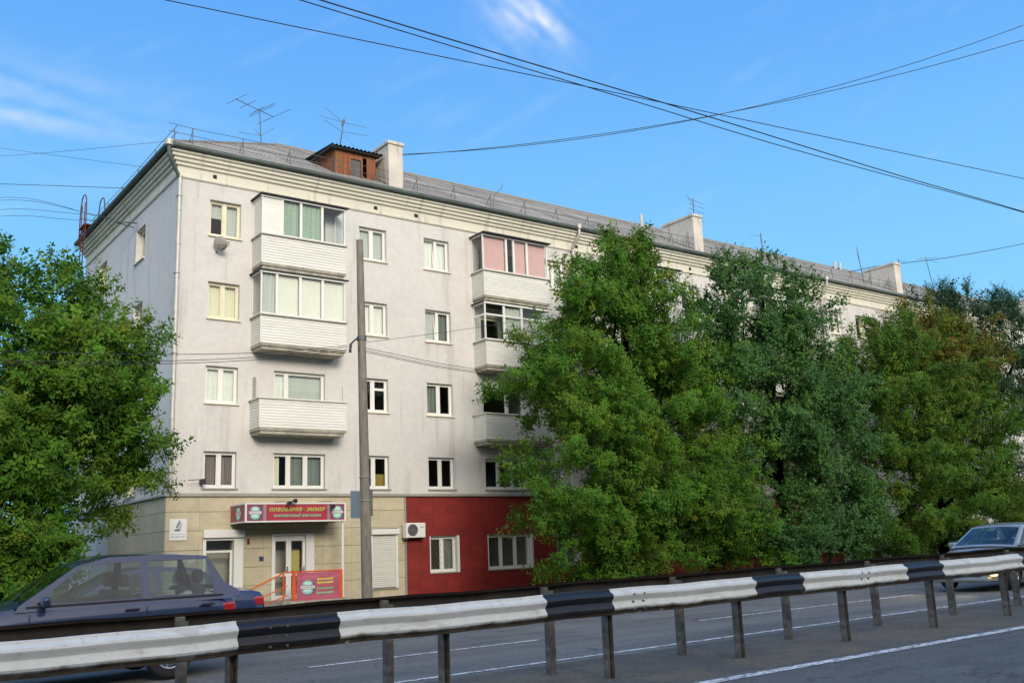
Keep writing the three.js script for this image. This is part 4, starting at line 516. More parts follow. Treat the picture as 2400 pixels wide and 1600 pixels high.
wire('sagging wire from the far chimney past the leaning aerial', [V(43.9, 18.1, -3), V(47.4, 19.0, -3), V(55.6, 20.75, -3), V(68.1, 23.8, -3), V(90, 29.6, -3)], 0.03);
for (const [a, yl, l] of [[V(-0.75, 14.6, -5.3), 19.9, 'lowest'], [V(-0.75, 14.66, -5.3), 19.75, 'second lowest'], [V(-0.78, 16.6, -11.0), 19.25, 'slack'], [V(-0.78, 16.3, -11.0), 18.9, 'drooping']]) wire('thin cable strung from the building end near the red ladder', [a, V(-2.6, yl, -20), V(-8, yl + 6, -52)], 0.012);
wire('heavier single cable reaching the end eave of the block', [V(-0.6, 15.55, -4.1), V(-4.12, 17.0, -10), V(-12, 20.4, -24)], 0.014);
wire('hair-thin wire rising to the corner of the eaves', [V(-0.5, 15.8, 0.45), V(-4.2, 18.2, -10), V(-9, 22, -24)], 0.008);
wire('hair-thin wire meeting the end eave below the corner', [V(-0.55, 15.7, -2.05), V(-4.21, 18.55, -10), V(-9.5, 22.9, -22)], 0.008);
for (const [y0, y1, l] of [[6.42, 5.64, 0], [6.38, 5.45, 1], [6.32, 5.39, 2]]) wire('cable running from the concrete pole past the left tree', [V(0.42, y0, 12.05), V(-1.95, mix(y0, y1, 0.42) - 0.05, 12), V(-7.05, y1, 12), V(-18, y1 - 0.2, 12)], 0.009);
for (const [y0, y1] of [[6.43, 6.24], [6.37, 6.17], [6.33, 6.13]]) wire('cable running from the concrete pole into the leafy maple', [V(0.7, y0, 12.05), V(2.69, y1, 12), V(5.53, y1 + 0.35, 10), V(8.6, y1 + 0.75, 7.6), V(14, y1 + 1.3, 6)], 0.009);
wire('single wire climbing from the concrete pole over the maple', [V(0.7, 6.5, 12.05), V(2.7, 6.93, 12), V(4.0, 7.25, 11.7), V(6.77, 8.1, 10), V(9.51, 9.01, 8), V(14, 10.1, 6.2)], 0.007);

// ------------------------------------------------------------------ trees
const leafMats = {};
function leafMat(k) { return leafMats[k] ||= phy({ color: 0xffffff, roughness: 0.75, transmission: 0.34, thickness: 0, specularIntensity: 0.3 }); }
function sprayGeo(n, len, leaf, wide, droop, seed) {   // a twig with leaflets, growing along +y
  const r = rng(seed), pos = [], nor = [];
  for (let i = 0; i < n; i++) {
    const t = (i + 0.6) / n, side = i % 2 ? 1 : -1, a = side * (0.7 + 0.5 * r()) + (i === n - 1 ? 0 : 0), roll = r() * 6.28, b = V(0.05 * (r() - 0.5), t * len, 0.06 * (r() - 0.5));
    const d = V(Math.cos(roll) * Math.sin(0.9 + 0.5 * r()), 0.35 - droop * r(), Math.sin(roll) * Math.sin(0.9 + 0.5 * r())).normalize(), w = d.clone().cross(V(r() - 0.5, 1, r() - 0.5)).normalize(), L = leaf * (0.7 + 0.6 * r()), W = wide * L * 0.5;
    const base = b.clone().addScaledVector(d, 0.015), mid1 = b.clone().addScaledVector(d, L * 0.45).addScaledVector(w, W), mid2 = b.clone().addScaledVector(d, L * 0.45).addScaledVector(w, -W), nrm = d.clone().cross(w).normalize(), tip = b.clone().addScaledVector(d, L).addScaledVector(nrm, -0.12 * L); mid1.addScaledVector(nrm, 0.1 * L); mid2.addScaledVector(nrm, 0.1 * L);
    for (const v of [base, mid1, tip, base, tip, mid2]) { pos.push(v.x, v.y, v.z); }
  }
  const g = new THREE.BufferGeometry(); g.setAttribute('position', new THREE.Float32BufferAttribute(pos, 3)); g.computeVertexNormals(); return g;
}
function branchGeo(pts, r0, r1) { const c = new THREE.CatmullRomCurve3(pts), seg = Math.max(4, pts.length * 3), rad = 7, fr = c.computeFrenetFrames(seg), pos = [], nor = [], uv = [], idx = []; for (let i = 0; i <= seg; i++) { const t = i / seg, p = c.getPointAt(t), r = mix(r0, r1, t); for (let j = 0; j <= rad; j++) { const a = j / rad * 2 * Math.PI, n = fr.normals[i].clone().multiplyScalar(Math.cos(a)).addScaledVector(fr.binormals[i], Math.sin(a)); pos.push(p.x + n.x * r, p.y + n.y * r, p.z + n.z * r); nor.push(n.x, n.y, n.z); uv.push(j / rad * 0.8, t * 4); } } for (let i = 0; i < seg; i++) for (let j = 0; j < rad; j++) { const a = i * (rad + 1) + j, b = a + rad + 1; idx.push(a, b, b + 1, a, b + 1, a + 1); } const g = new THREE.BufferGeometry(); g.setAttribute('position', new THREE.Float32BufferAttribute(pos, 3)); g.setAttribute('normal', new THREE.Float32BufferAttribute(nor, 3)); g.setAttribute('uv', new THREE.Float32BufferAttribute(uv, 2)); g.setIndex(idx); return g.toNonIndexed(); }
const sprays = { maple: sprayGeo(15, 0.46, 0.135, 0.50, 1.0, 3), poplar: sprayGeo(12, 0.46, 0.115, 0.85, 0.8, 4) };
function tree(name, label, base, lobes, o) {   // lobes in world metres: [x, y, z, rx, ry, rz, clusters]
  const t = thing(name, label, 'tree', [base.x, base.y, base.z], o.group), r = rng(o.seed), wood = [], gauss = () => (r() + r() + r() - 1.5) / 0.9;
  const L = (x, y, z) => V(x - base.x, y - base.y, z - base.z), fork = L(base.x + o.lean, base.y + o.fork, base.z);
  part('trunk', branchGeo([V(0, -0.2, 0), V(o.lean * 0.3, o.fork * 0.4, 0), fork, L(...o.top)], o.r, o.r * 0.25), M.bark, t);
  const inst = [];
  for (const [cx, cy, cz, rx, ry, rz, n, colr] of lobes) {
    const c = L(cx, cy, cz), s = fork.clone().lerp(L(...o.top), clamp((c.y - fork.y) / (o.top[1] - base.y - fork.y) * 0.55)), mid = s.clone().lerp(c, 0.5).add(V(gauss() * 0.3, 0.35, gauss() * 0.3));
    if (c.y > fork.y * 0.6) wood.push(branchGeo([s, mid, c], o.r * 0.42, o.r * 0.12));
    const n0 = Math.round(n * 0.68), ns = cy + ry > o.top[1] - 3.2 ? Math.round(o.shoots || 5) : 0;
    for (let k = 0; k < n0 + ns; k++) {
      const shoot = k >= n0; let d; do { d = V(r() * 2 - 1, r() * 2 - 1, r() * 2 - 1); } while (d.lengthSq() > 1 || d.lengthSq() < 0.03); const len = Math.pow(d.length(), 0.45); d.normalize(); if (shoot) { d.set(d.x * 0.8, 0.9, d.z * 0.6); d.normalize(); } const ll = shoot ? 1.05 : len * (0.78 + 0.42 * r()), p = c.clone().add(V(d.x * rx * ll, d.y * ry * ll, d.z * rz * ll)); if (p.y + base.y < 0.25) p.y = 0.25 - base.y + r() * 0.4;
      const out = V(d.x, d.y * 0.6 + 0.28, d.z).normalize(); if (k % 3 === 0) wood.push(branchGeo([c.clone().lerp(p, 0.1), c.clone().lerp(p, 0.55).add(V(0, 0.15, 0)), p], 0.03, 0.008));
      const droop = o.droop * (0.5 + r()), axis = shoot ? V(0.25 * gauss(), 1, 0.2 * gauss()).normalize() : V(out.x, out.y - droop * 0.4 + (d.y > 0.5 ? o.spike : 0), out.z).normalize(), al = shoot ? 1.0 + 0.6 * r() : o.len * (0.7 + 0.7 * r()), fat = shoot ? 0.17 : o.fat, ct = o.colour(r, p.clone().add(base), colr);
      const m = Math.round((shoot ? 26 : o.per * 1.1) * (0.7 + 0.6 * r()));
      for (let q = 0; q < m; q++) { const tt = r(), rad = fat * (1 - 0.65 * tt) * (0.35 + 0.65 * r()), ang = r() * 6.28, px = V(axis.y, -axis.x, 0.2).normalize(), py = axis.clone().cross(px).normalize(); const pos = p.clone().addScaledVector(axis, (tt - 0.45) * al).addScaledVector(px, rad * Math.cos(ang)).addScaledVector(py, rad * Math.sin(ang) * 0.8); pos.y -= droop * rad * 0.5; const dir = axis.clone().multiplyScalar(0.6 + 0.5 * tt).addScaledVector(px, 0.8 * Math.cos(ang) + 0.3 * gauss()).addScaledVector(py, 0.8 * Math.sin(ang) + 0.3 * gauss()).add(V(0, 0.1 - droop * 0.5 * r(), 0)).normalize(); const v = 0.72 + 0.56 * r(), c2 = o.colour(r, p, colr); inst.push([pos, dir, 0.6 + 0.85 * r() * r() + 0.15 * r(), [0, 1, 2].map(i => mix(ct[i], c2[i], 0.6) * v), r() * 6.28]); }
    }
  }
  part('branches', wood, M.bark, t);
  const im = new THREE.InstancedMesh(sprays[o.spray], leafMat(o.spray), inst.length), mm = new THREE.Matrix4(), Q = new THREE.Quaternion(), Q2 = new THREE.Quaternion(), col = new THREE.Color();
  inst.forEach(([p, d, s, c, a], i) => { Q.setFromUnitVectors(V(0, 1, 0), d); Q2.setFromAxisAngle(V(0, 1, 0), a); mm.compose(p, Q.multiply(Q2), V(s, s, s)); im.setMatrixAt(i, mm); im.setColorAt(i, col.setRGB(...c)); });
  im.name = 'crown'; im.userData.kind = 'stuff'; im.castShadow = im.receiveShadow = true; t.add(im); return t;
}
const mapleCol = (r, p, k) => { const y = r(); return y < 0.55 ? [0.072, 0.195, 0.015] : y < 0.88 ? [0.11, 0.225, 0.017] : [0.18, 0.24, 0.022]; };
const poplarCol = (r) => r() < 0.6 ? [0.066, 0.17, 0.048] : [0.09, 0.20, 0.034];
const autumnCol = (r, p, k) => k === 'o' ? (r() < 0.4 ? [0.20, 0.165, 0.018] : r() < 0.22 ? [0.23, 0.12, 0.02] : [0.10, 0.18, 0.015]) : r() < 0.72 ? [0.07, 0.175, 0.015] : [0.14, 0.20, 0.018];
const darkCol = (r) => r() < 0.6 ? [0.04, 0.095, 0.045] : [0.055, 0.12, 0.045];
tree('maple_tree', 'big bright green maple in front of the end wall of the block', V(-5.6, gy(-5.6) - 0.1, 6), [
  [-5.6, 6.9, 6, 1.7, 2.0, 2, 32], [-4.6, 6.9, 5.4, 1.2, 1.5, 1.6, 20], [-3.5, 6.1, 6, 1.0, 1.3, 1.3, 17], [-2.9, 5.6, 6.2, 0.5, 0.7, 0.7, 6], [-4.9, 4.4, 6.2, 1.5, 1.7, 1.9, 28], [-3.7, 4.1, 6, 0.8, 1.1, 1.1, 13], [-4.9, 2.2, 6.5, 1.2, 1.4, 1.5, 22], [-7.4, 5.9, 6, 2.0, 2.2, 2.2, 34], [-7.0, 3.2, 6.4, 2.0, 2.2, 2.2, 36], [-9.4, 5, 6, 2.0, 2.6, 2.2, 26], [-6.3, 1.2, 7, 1.8, 0.9, 1.5, 20], [-9, 2, 6.5, 2, 1.8, 2, 30]],
  { seed: 11, r: 0.24, fork: 2.2, lean: 0.2, top: [-5.3, 7.6, 6], per: 52, len: 1.9, fat: 0.50, droop: 0.45, spike: 0.7, spray: 'maple', colour: mapleCol, group: 'street trees' });
tree('maple_tree', 'smaller maple seen through the gaps behind the big bright green one', V(-5.2, gy(-5) - 0.2, -6.5), [[-5.6, 3.6, -6.5, 2.2, 3.0, 1.8, 44], [-3.4, 3.0, -6.5, 1.6, 2.4, 1.6, 28], [-7.6, 4.2, -6.5, 2.0, 3.2, 1.8, 34]],
  { seed: 21, r: 0.16, fork: 1.6, lean: 0.1, top: [-5.2, 5.2, -6.5], per: 44, len: 1.6, fat: 0.5, droop: 0.4, spike: 0.5, spray: 'maple', colour: mapleCol, group: 'street trees' });
tree('maple_tree', 'wide spreading green maple hiding the second balcony stack', V(14.6, gy(14) - 0.1, 6.2), [
  [14.6, 8.2, 6, 2.8, 2.4, 2.4, 52], [16.2, 10.9, 5.6, 1.8, 1.6, 1.6, 26], [13.2, 10.0, 5.8, 1.4, 1.5, 1.5, 24], [11.4, 7.3, 6.2, 1.8, 1.0, 1.5, 22], [9.9, 7.2, 6.3, 1.0, 0.45, 0.8, 5], [12.4, 5.2, 6.4, 1.8, 1.7, 2, 36], [16.6, 6, 6.2, 2.8, 3.0, 2.4, 48], [12.4, 2.6, 6.8, 2.0, 1.6, 1.8, 42], [18.0, 8.4, 5.8, 1.8, 2.0, 2, 34], [19.6, 6.4, 6, 1.6, 2.2, 1.8, 28], [15.6, 2.2, 6.8, 2.4, 1.7, 2, 46], [12.3, 0.9, 7, 1.6, 0.7, 1.3, 12], [18.8, 3.0, 6.6, 2.2, 2.6, 2.2, 46], [17.0, 12.2, 5.6, 0.5, 0.9, 0.5, 4], [15.6, 12.0, 5.6, 0.5, 0.9, 0.5, 3]],
  { seed: 12, r: 0.26, fork: 2.4, lean: 0.1, top: [15.6, 11.5, 5.8], per: 48, len: 2.0, fat: 0.50, droop: 0.5, spike: 0.8, spray: 'maple', colour: mapleCol, group: 'street trees' });
tree('poplar_tree', 'blue-green poplar with upright tips between the maple and the autumn tree', V(23.8, gy(23.8) - 0.1, 6), [
  [22.8, 11.0, 5.6, 1.8, 2.2, 1.8, 40], [25.4, 10.7, 5.6, 1.8, 2.2, 1.8, 40], [21.2, 8.4, 6, 2.0, 2.4, 2, 46], [24.6, 7.6, 6, 2.4, 2.6, 2.2, 54], [27.0, 7.4, 5.8, 1.4, 2.2, 1.6, 26], [22.3, 4.2, 6.2, 2.2, 2.4, 2, 46], [26.2, 3.6, 6.2, 2.2, 2.6, 2, 46], [24, 1.3, 7.4, 3.2, 1.0, 1.2, 40], [28.8, 7.6, 5.6, 1.6, 1.6, 1.5, 24], [28.8, 4.2, 6, 2.2, 2.8, 2, 42], [20.4, 1.8, 6.6, 1.8, 1.5, 1.6, 28]],
  { seed: 13, r: 0.22, fork: 2.6, lean: 0.0, top: [24.0, 11.8, 5.8], per: 56, len: 1.5, fat: 0.5, droop: 0.2, spike: 1.2, spray: 'poplar', colour: poplarCol, group: 'street trees' });
tree('maple_tree', 'broad tree turning orange and yellow near its top', V(35.6, gy(35) - 0.1, 6), [
  [30.9, 8.4, 6, 2.0, 1.9, 2, 38], [33.6, 9.2, 6, 2.0, 2.0, 2, 38], [36.4, 10.6, 5.8, 2.4, 1.9, 2, 46, 'o'], [39.8, 10.3, 5.8, 2.4, 1.9, 2, 42, 'o'], [34.4, 6.3, 6.4, 2.8, 2.4, 2.4, 44], [38.4, 7.0, 6.4, 2.6, 2.6, 2.4, 42], [32.0, 4.4, 6.6, 2.4, 2.6, 2.2, 36], [36.0, 2.6, 6.8, 3.2, 2.2, 2.2, 60], [41.0, 4.6, 6.2, 2.6, 3.0, 2.4, 40], [31.6, 1.5, 7, 2.6, 1.3, 1.6, 36]],
  { seed: 14, r: 0.26, fork: 2.2, lean: 0.1, top: [36.2, 10.6, 6], per: 48, len: 1.9, fat: 0.48, droop: 0.4, spike: 0.6, spray: 'maple', colour: autumnCol, group: 'street trees' });
tree('poplar_tree', 'dark blue-green poplar rising behind the autumn-coloured tree', V(44.5, gy(44) - 0.1, 4.6), [
  [40.6, 12.6, 4.4, 2.0, 1.7, 1.8, 26], [43.6, 13.2, 4.4, 1.9, 1.9, 1.8, 28], [46.6, 12.6, 4.4, 2.0, 2.2, 1.8, 28], [49.6, 12.4, 4.6, 2.0, 2.4, 2, 28], [44.6, 9.2, 4.8, 2.8, 2.8, 2.2, 40], [48.6, 8.6, 5, 2.8, 3.0, 2.4, 42], [44.4, 4.6, 5.6, 3.0, 3.0, 2.4, 42], [48.4, 4.0, 5.8, 2.8, 3.0, 2.4, 38], [46, 1.6, 6.8, 4, 1.3, 2, 30], [52.5, 9.5, 4.6, 2.4, 4, 2, 34], [52.5, 4, 5, 2.6, 3.4, 2.2, 34]],
  { seed: 15, r: 0.24, fork: 2.6, lean: 0, top: [45.2, 12.2, 4.6], per: 42, len: 1.5, fat: 0.52, droop: 0.2, spike: 1.1, spray: 'poplar', colour: darkCol, group: 'street trees' });

// ------------------------------------------------------------------ guardrails on the median
{
  const prof = [[0, 0], [0.012, 0.004], [0.018, 0.03], [0.075, 0.062], [0.083, 0.085], [0.077, 0.108], [0.052, 0.14], [0.046, 0.157], [0.052, 0.174], [0.077, 0.206], [0.083, 0.229], [0.075, 0.252], [0.018, 0.284], [0.012, 0.31], [0, 0.314]].map(([d, y]) => [d, y * 0.92]);
  function beam(x0, x1, face, y0) { const out = prof.map(([d, y]) => [d * face, y + y0]), back = prof.map(([d, y]) => [(d - 0.005) * face, y + y0]).reverse(), ring = [...out, ...back], pos = [], uv = []; const q = (x, [z, y]) => { pos.push(x, y + gy(x) + 0.006 * Math.sin(x * 1.9 + face) + 0.004 * Math.sin(x * 5.3), z + 0.007 * Math.sin(x * 1.3 + 1) + 0.005 * Math.sin(x * 3.7 + y * 9)); uv.push(x, y - y0 + 0.0); }; const ns = Math.max(1, Math.round((x1 - x0) / 0.3)); for (let i = 0; i < ring.length; i++) for (let j = 0; j < ns; j++) { const a = ring[i], b = ring[(i + 1) % ring.length], xa = mix(x0, x1, j / ns), xb = mix(x0, x1, (j + 1) / ns); for (const [x, p] of [[xa, a], [xb, a], [xb, b], [xa, a], [xb, b], [xa, b]]) q(x, p); } const g = new THREE.BufferGeometry(); g.setAttribute('position', new THREE.Float32BufferAttribute(pos, 3)); g.setAttribute('uv', new THREE.Float32BufferAttribute(uv, 2)); g.computeVertexNormals(); return toCreasedNormals(g, 0.5); }
  const front = thing('guardrail', 'steel guardrail painted in white and black bands along the median', 'guardrail', [0, 0, 24.28]);
  const top = 1.0, y0 = top - 0.29, bl = []; for (let k = -3; k < 12; k++) bl.push([-6.97 + 3.405 * (k), -6.97 + 3.405 * k + 0.975]); let x = -17;
  for (const [a, b] of bl) { part('white_beam', beam(x, a - 0.001, 1, y0).translate(0, 0, 0.1), M.beamWhite, front); part('black_beam', beam(a, b, 1, y0).translate(0, 0, 0.1), M.beamBlack, front); part('reflector', bx(a + 0.04, a + 0.10, y0 + 0.125 + gy(a), y0 + 0.175 + gy(a), 0.108, 0.125), M.reflector, front); x = b + 0.001; }
  for (let j = -3; j < 8; j++) for (const dx of [-0.08, 0.08]) for (const dy of [0.055, 0.145, 0.235]) { const sx = -2.2 + 4.4 * j + dx; part('splice_bolt', rod(V(sx, y0 + dy * 0.92 + gy(sx), 0.14), V(sx, y0 + dy * 0.92 + gy(sx), dy === 0.145 ? 0.165 : 0.186), 0.013, 0.011, 7), M.post, front); }
  part('white_beam', beam(x, x + 4, 1, y0).translate(0, 0, 0.1), M.beamWhite, front);
  for (let i = -6; i < 16; i++) { const px = -2.563 + 2.2 * i, g = gy(px); const p = group('post', front); part('upright', [bx(px - 0.04, px + 0.04, g - 0.1, g + 0.93, -0.05, -0.042), bx(px - 0.04, px - 0.033, g - 0.1, g + 0.93, -0.041, 0.05), bx(px + 0.033, px + 0.04, g - 0.1, g + 0.93, -0.041, 0.05)], M.post, p); part('spacer', rbx(px - 0.045, px + 0.045, g + 0.74, g + 0.97, 0.052, 0.10, 0.006, 1), M.post, p); part('bolt', rod(V(px, g + y0 + 0.145, 0.105), V(px, g + y0 + 0.145, 0.128), 0.014), M.steel, p); }
  const rear = thing('guardrail', 'second guardrail seen from its dark unpainted back behind the banded one', 'guardrail', [0, 0, 23.42]), yr = 1.055 - 0.29;
  for (let i = -6; i < 10; i++) part('back_beam', beam(-2.72 + 4.4 * i + 0.3, -2.72 + 4.4 * (i + 1) + 0.32, -1, yr + (i % 2 ? 0 : 0.002)).translate(0, 0, -0.1 - (i % 2 ? 0 : 0.006)), M.beamBack, rear);
  for (let i = -6; i < 18; i++) { const px = -2.72 + 2.2 * i, g = gy(px); const p = group('post', rear); part('upright', [bx(px - 0.04, px + 0.04, g - 0.1, g + 0.98, 0.042, 0.05), bx(px - 0.04, px - 0.033, g - 0.1, g + 0.98, -0.05, 0.041), bx(px + 0.033, px + 0.04, g - 0.1, g + 0.98, -0.05, 0.041)], M.post, p); part('spacer', rbx(px - 0.045, px + 0.045, g + 0.79, g + 1.02, -0.10, -0.052, 0.006, 1), M.post, p); }
}

// ------------------------------------------------------------------ cars (front towards -x)
function car(name, label, o) {
  const t = thing(name, label, 'car', [o.x, gy(o.x + 2) + 0.004, o.z]); t.rotation.z = 0.009;
  const k = o.W / 1.74, paint = o.paint, S = [[0.0, 0.52, 0.30, 0.60], [0.05, 0.66, 0.24, 0.665], [0.16, 0.76, 0.2, 0.72], [0.38, 0.82, 0.19, 0.79], [0.75, 0.85, 0.19, 0.87], [1.2, 0.862, 0.19, 0.945], [1.5, 0.868, 0.19, 0.985], [2.1, 0.87, 0.19, 1.005], [2.8, 0.87, 0.19, 1.02], [3.4, 0.866, 0.19, 1.025], [3.8, 0.855, 0.2, 1.025], [4.1, 0.83, 0.22, 1.01], [4.3, 0.77, 0.27, 0.96], [4.38, 0.68, 0.33, 0.9]];
  const half = [[0, 0], [0.82, 0], [0.955, 0.05], [1.0, 0.28], [1.0, 0.5], [0.985, 0.72], [0.955, 0.86], [0.88, 0.95], [0.6, 0.995], [0, 1.015]];
  const ring = ([x, w, yb, yt]) => { const h = (yt - yb), pts = half.map(([a, b]) => [a * w * k, yb + b * h]); return [...pts, ...pts.slice(1, -1).reverse().map(([a, b]) => [-a, b])].map(([z, y]) => V(x, y * o.hs, z)); };
  const rings = S.map(ring), pos = [], idx = [], n = rings[0].length; for (const r of rings) for (const v of r) pos.push(v.x, v.y, v.z);
  for (let i = 0; i < rings.length - 1; i++) for (let j = 0; j < n; j++) { const a = i * n + j, b = i * n + (j + 1) % n, c = a + n, d = b + n; idx.push(a, b, d, a, d, c); }
  for (const [i, s] of [[0, 1], [rings.length - 1, 0]]) { const c = rings[i].reduce((q, v) => q.add(v), V(0, 0, 0)).multiplyScalar(1 / n), ci = pos.length / 3; pos.push(c.x, c.y, c.z); for (let j = 0; j < n; j++) { const a = i * n + j, b = i * n + (j + 1) % n; s ? idx.push(ci, b, a) : idx.push(ci, a, b); } }
  let g = new THREE.BufferGeometry(); g.setAttribute('position', new THREE.Float32BufferAttribute(pos, 3)); g.setIndex(idx); g.computeVertexNormals(); g.setAttribute('uv', new THREE.Float32BufferAttribute(new Float32Array(pos.length / 3 * 2), 2));
  const ev = new Evaluator(); ev.useGroups = false; let brush = new Brush(g); brush.updateMatrixWorld();
  const WX = [0.82, 3.42], WR = 0.31;
  for (const x of WX) { const cyl = new Brush(new THREE.CylinderGeometry(WR + 0.055, WR + 0.055, 0.5, 28).rotateX(Math.PI / 2)); for (const z of [1, -1]) { cyl.position.set(x, WR, z * (0.87 * k)); cyl.updateMatrixWorld(); brush = ev.evaluate(brush, cyl, SUBTRACTION); } }
  part('body', toCreasedNormals(brush.geometry, 0.6), paint, t);
  // cabin
  const prof = o.cabin, y0 = 0.96 * o.hs, H = prof[2][1] - y0, wAt = y => (0.80 - 0.20 * (y - y0) / H) * k; const surf = (i, f, off = 0) => { const [xa, ya] = prof[i], [xb, yb] = prof[i + 1], p = []; return p; };
  const across = (x, y, s, off = 0) => V(x, y + off + 0.035 * (1 - s * s), s * wAt(y));
  const band = (list, s0, s1, off) => { const m = 10, pp = []; for (let i = 0; i < list.length - 1; i++) for (let j = 0; j < m; j++) { const a = mix(s0, s1, j / m), b = mix(s0, s1, (j + 1) / m), A = across(...list[i], a, off), B = across(...list[i], b, off), C = across(...list[i + 1], b, off), D = across(...list[i + 1], a, off); for (const v of [A, B, C, A, C, D]) pp.push(v.x, v.y, v.z); } const q = new THREE.BufferGeometry(); q.setAttribute('position', new THREE.Float32BufferAttribute(pp, 3)); const mv = mergeVertices(q, 1e-4); mv.computeVertexNormals(); const f = mv.toNonIndexed(); f.setAttribute('uv', new THREE.Float32BufferAttribute(new Float32Array(f.attributes.position.count * 2), 2)); return f; };
  const lerpP = (a, b, f) => [mix(a[0], b[0], f), mix(a[1], b[1], f)], last = prof.length - 1;
  const side = (z) => { const s = new THREE.BufferGeometry(), pp = [], q = (p, off = 0) => V(p[0], p[1], z * (wAt(p[1]) + off)); const basePts = [[prof[0][0], y0 - 0.04], ...prof, [prof[last][0], y0 - 0.04]]; for (let i = 1; i < basePts.length - 1; i++) for (const p of [basePts[0], basePts[i], basePts[i + 1]]) { const v = q(p); pp.push(v.x, v.y, v.z); } s.setAttribute('position', new THREE.Float32BufferAttribute(pp, 3)); s.computeVertexNormals(); s.setAttribute('uv', new THREE.Float32BufferAttribute(new Float32Array(pp.length / 3 * 2), 2)); return s; };
  part('windshield', band([lerpP(prof[0], prof[1], 0.04), lerpP(prof[0], prof[1], 0.93)], -0.925, 0.925, 0.002), M.autoGlass, t);
  part('rear_window', band([lerpP(prof[last], prof[last - 1], 0.93), lerpP(prof[last], prof[last - 1], 0.08)], -0.9, 0.9, 0.002), M.autoGlass, t);
  const glassSide = (pts, z) => { const s = new THREE.BufferGeometry(), pp = []; for (let i = 1; i < pts.length - 1; i++) for (const p of [pts[0], pts[i], pts[i + 1]]) pp.push(p[0], p[1], z * (wAt(p[1]) - 0.004)); s.setAttribute('position', new THREE.Float32BufferAttribute(pp, 3)); s.computeVertexNormals(); s.setAttribute('uv', new THREE.Float32BufferAttribute(new Float32Array(pp.length / 3 * 2), 2)); return s; };
  const yb = y0 + 0.02, yt = prof[2][1] - 0.07, xa = mix(prof[0][0], prof[1][0], 0.12) + 0.1, xb = prof[1][0] + 0.08, xm = o.pillar, xr = prof[last - 1][0] - 0.02, xs = mix(prof[last - 1][0], prof[last][0], 0.62);
  { // roof, pillars and window surrounds with real openings
    const p0 = prof[0], p1 = prof[1], pl = prof[last], pk = prof[last - 1], shell = [band(prof.slice(1, last), -1, 1, 0)];
    for (const [A, B, f0, f1, w] of [[p0, p1, 0.04, 0.93, 0.925], [pl, pk, 0.08, 0.93, 0.9]]) { shell.push(band([lerpP(A, B, -0.06), lerpP(A, B, f0)], -1, 1, 0), band([lerpP(A, B, f1), B], -1, 1, 0), band([lerpP(A, B, f0), lerpP(A, B, f1)], -1, -w, 0), band([lerpP(A, B, f0), lerpP(A, B, f1)], w, 1, 0)); }
    const out = new THREE.Shape([[p0[0] - 0.05, y0 - 0.06], ...prof, [pl[0] + 0.05, y0 - 0.06]].map(p => new THREE.Vector2(...p)));
    for (const h of [[[xa, yb], [xm - 0.05, yb], [xm - 0.05, yt], [xb, yt - 0.02]], [[xm + 0.05, yb], [xs - 0.12, yb], [xr, yt - 0.01], [xm + 0.05, yt]]]) out.holes.push(new THREE.Path(h.map(p => new THREE.Vector2(...p))));
    for (const z of [1, -1]) { const g = new THREE.ShapeGeometry(out).toNonIndexed(), q = g.attributes.position; for (let i = 0; i < q.count; i++) q.setZ(i, z * wAt(q.getY(i))); g.computeVertexNormals(); shell.push(g); }
    part('cabin_shell', shell, paint, t);
    const seat = (x, z) => { const sg = group('seat', t); part('backrest', rbx(x, x + 0.13, y0 - 0.4, y0 + 0.13, z - 0.24, z + 0.24, 0.05, 3), M.seat, sg); part('headrest', rbx(x + 0.04, x + 0.13, y0 + 0.17, y0 + 0.34, z - 0.13, z + 0.13, 0.04, 3), M.seat, sg); };
    seat(xm - 0.28, 0.37 * k); seat(xm - 0.28, -0.37 * k); seat(xr - 0.12, 0.37 * k); seat(xr - 0.12, -0.37 * k);
    part('dashboard', rbx(p0[0] + 0.08, p0[0] + 0.55, y0 - 0.1, y0 + 0.05, -0.68 * k, 0.68 * k, 0.05, 2), M.blackPlastic, t); part('parcel_shelf', bx(xr + 0.1, pl[0], y0 - 0.03, y0 + 0.005, -0.66 * k, 0.66 * k), M.blackPlastic, t);
    part('steering_wheel', new THREE.TorusGeometry(0.18, 0.016, 8, 24).rotateY(Math.PI / 2).rotateZ(-0.4).translate(p0[0] + 0.68, y0 + 0.05, 0.37 * k), M.blackPlastic, t);
    for (const z of [1, -1]) for (const x of [xa - 0.06, xm, Math.min(xm + 0.85, 4.0)]) part('door_seam', bx(x - 0.004, x + 0.004, 0.34 * o.hs, 0.88 * o.hs, z > 0 ? 0.8665 * k : -0.8725 * k, z > 0 ? 0.8725 * k : -0.8665 * k), M.blackPlastic, t);
  }
  for (const z of [1, -1]) { part('side_window', glassSide([[xa, yb], [xm - 0.05, yb], [xm - 0.05, yt], [xb, yt - 0.02]], z), M.autoGlass, t); part('side_window', glassSide([[xm + 0.05, yb], [xs - 0.12, yb], [xr, yt - 0.01], [xm + 0.05, yt]], z), M.autoGlass, t);
    part('mirror', metric(new RoundedBoxGeometry(0.1, 0.13, 0.2, 3, 0.045).translate(xa + 0.1, y0 + 0.05, z * (0.93 * k))), paint, t);
    part('door_handle', rbx(xm - 0.28, xm - 0.1, 0.84 * o.hs, 0.865 * o.hs, z > 0 ? 0.862 * k : -0.885 * k, z > 0 ? 0.885 * k : -0.862 * k, 0.008), M.blackPlastic, t); part('door_handle', rbx(xm + 0.72, xm + 0.9, 0.84 * o.hs, 0.865 * o.hs, z > 0 ? 0.862 * k : -0.885 * k, z > 0 ? 0.885 * k : -0.862 * k, 0.008), M.blackPlastic, t);
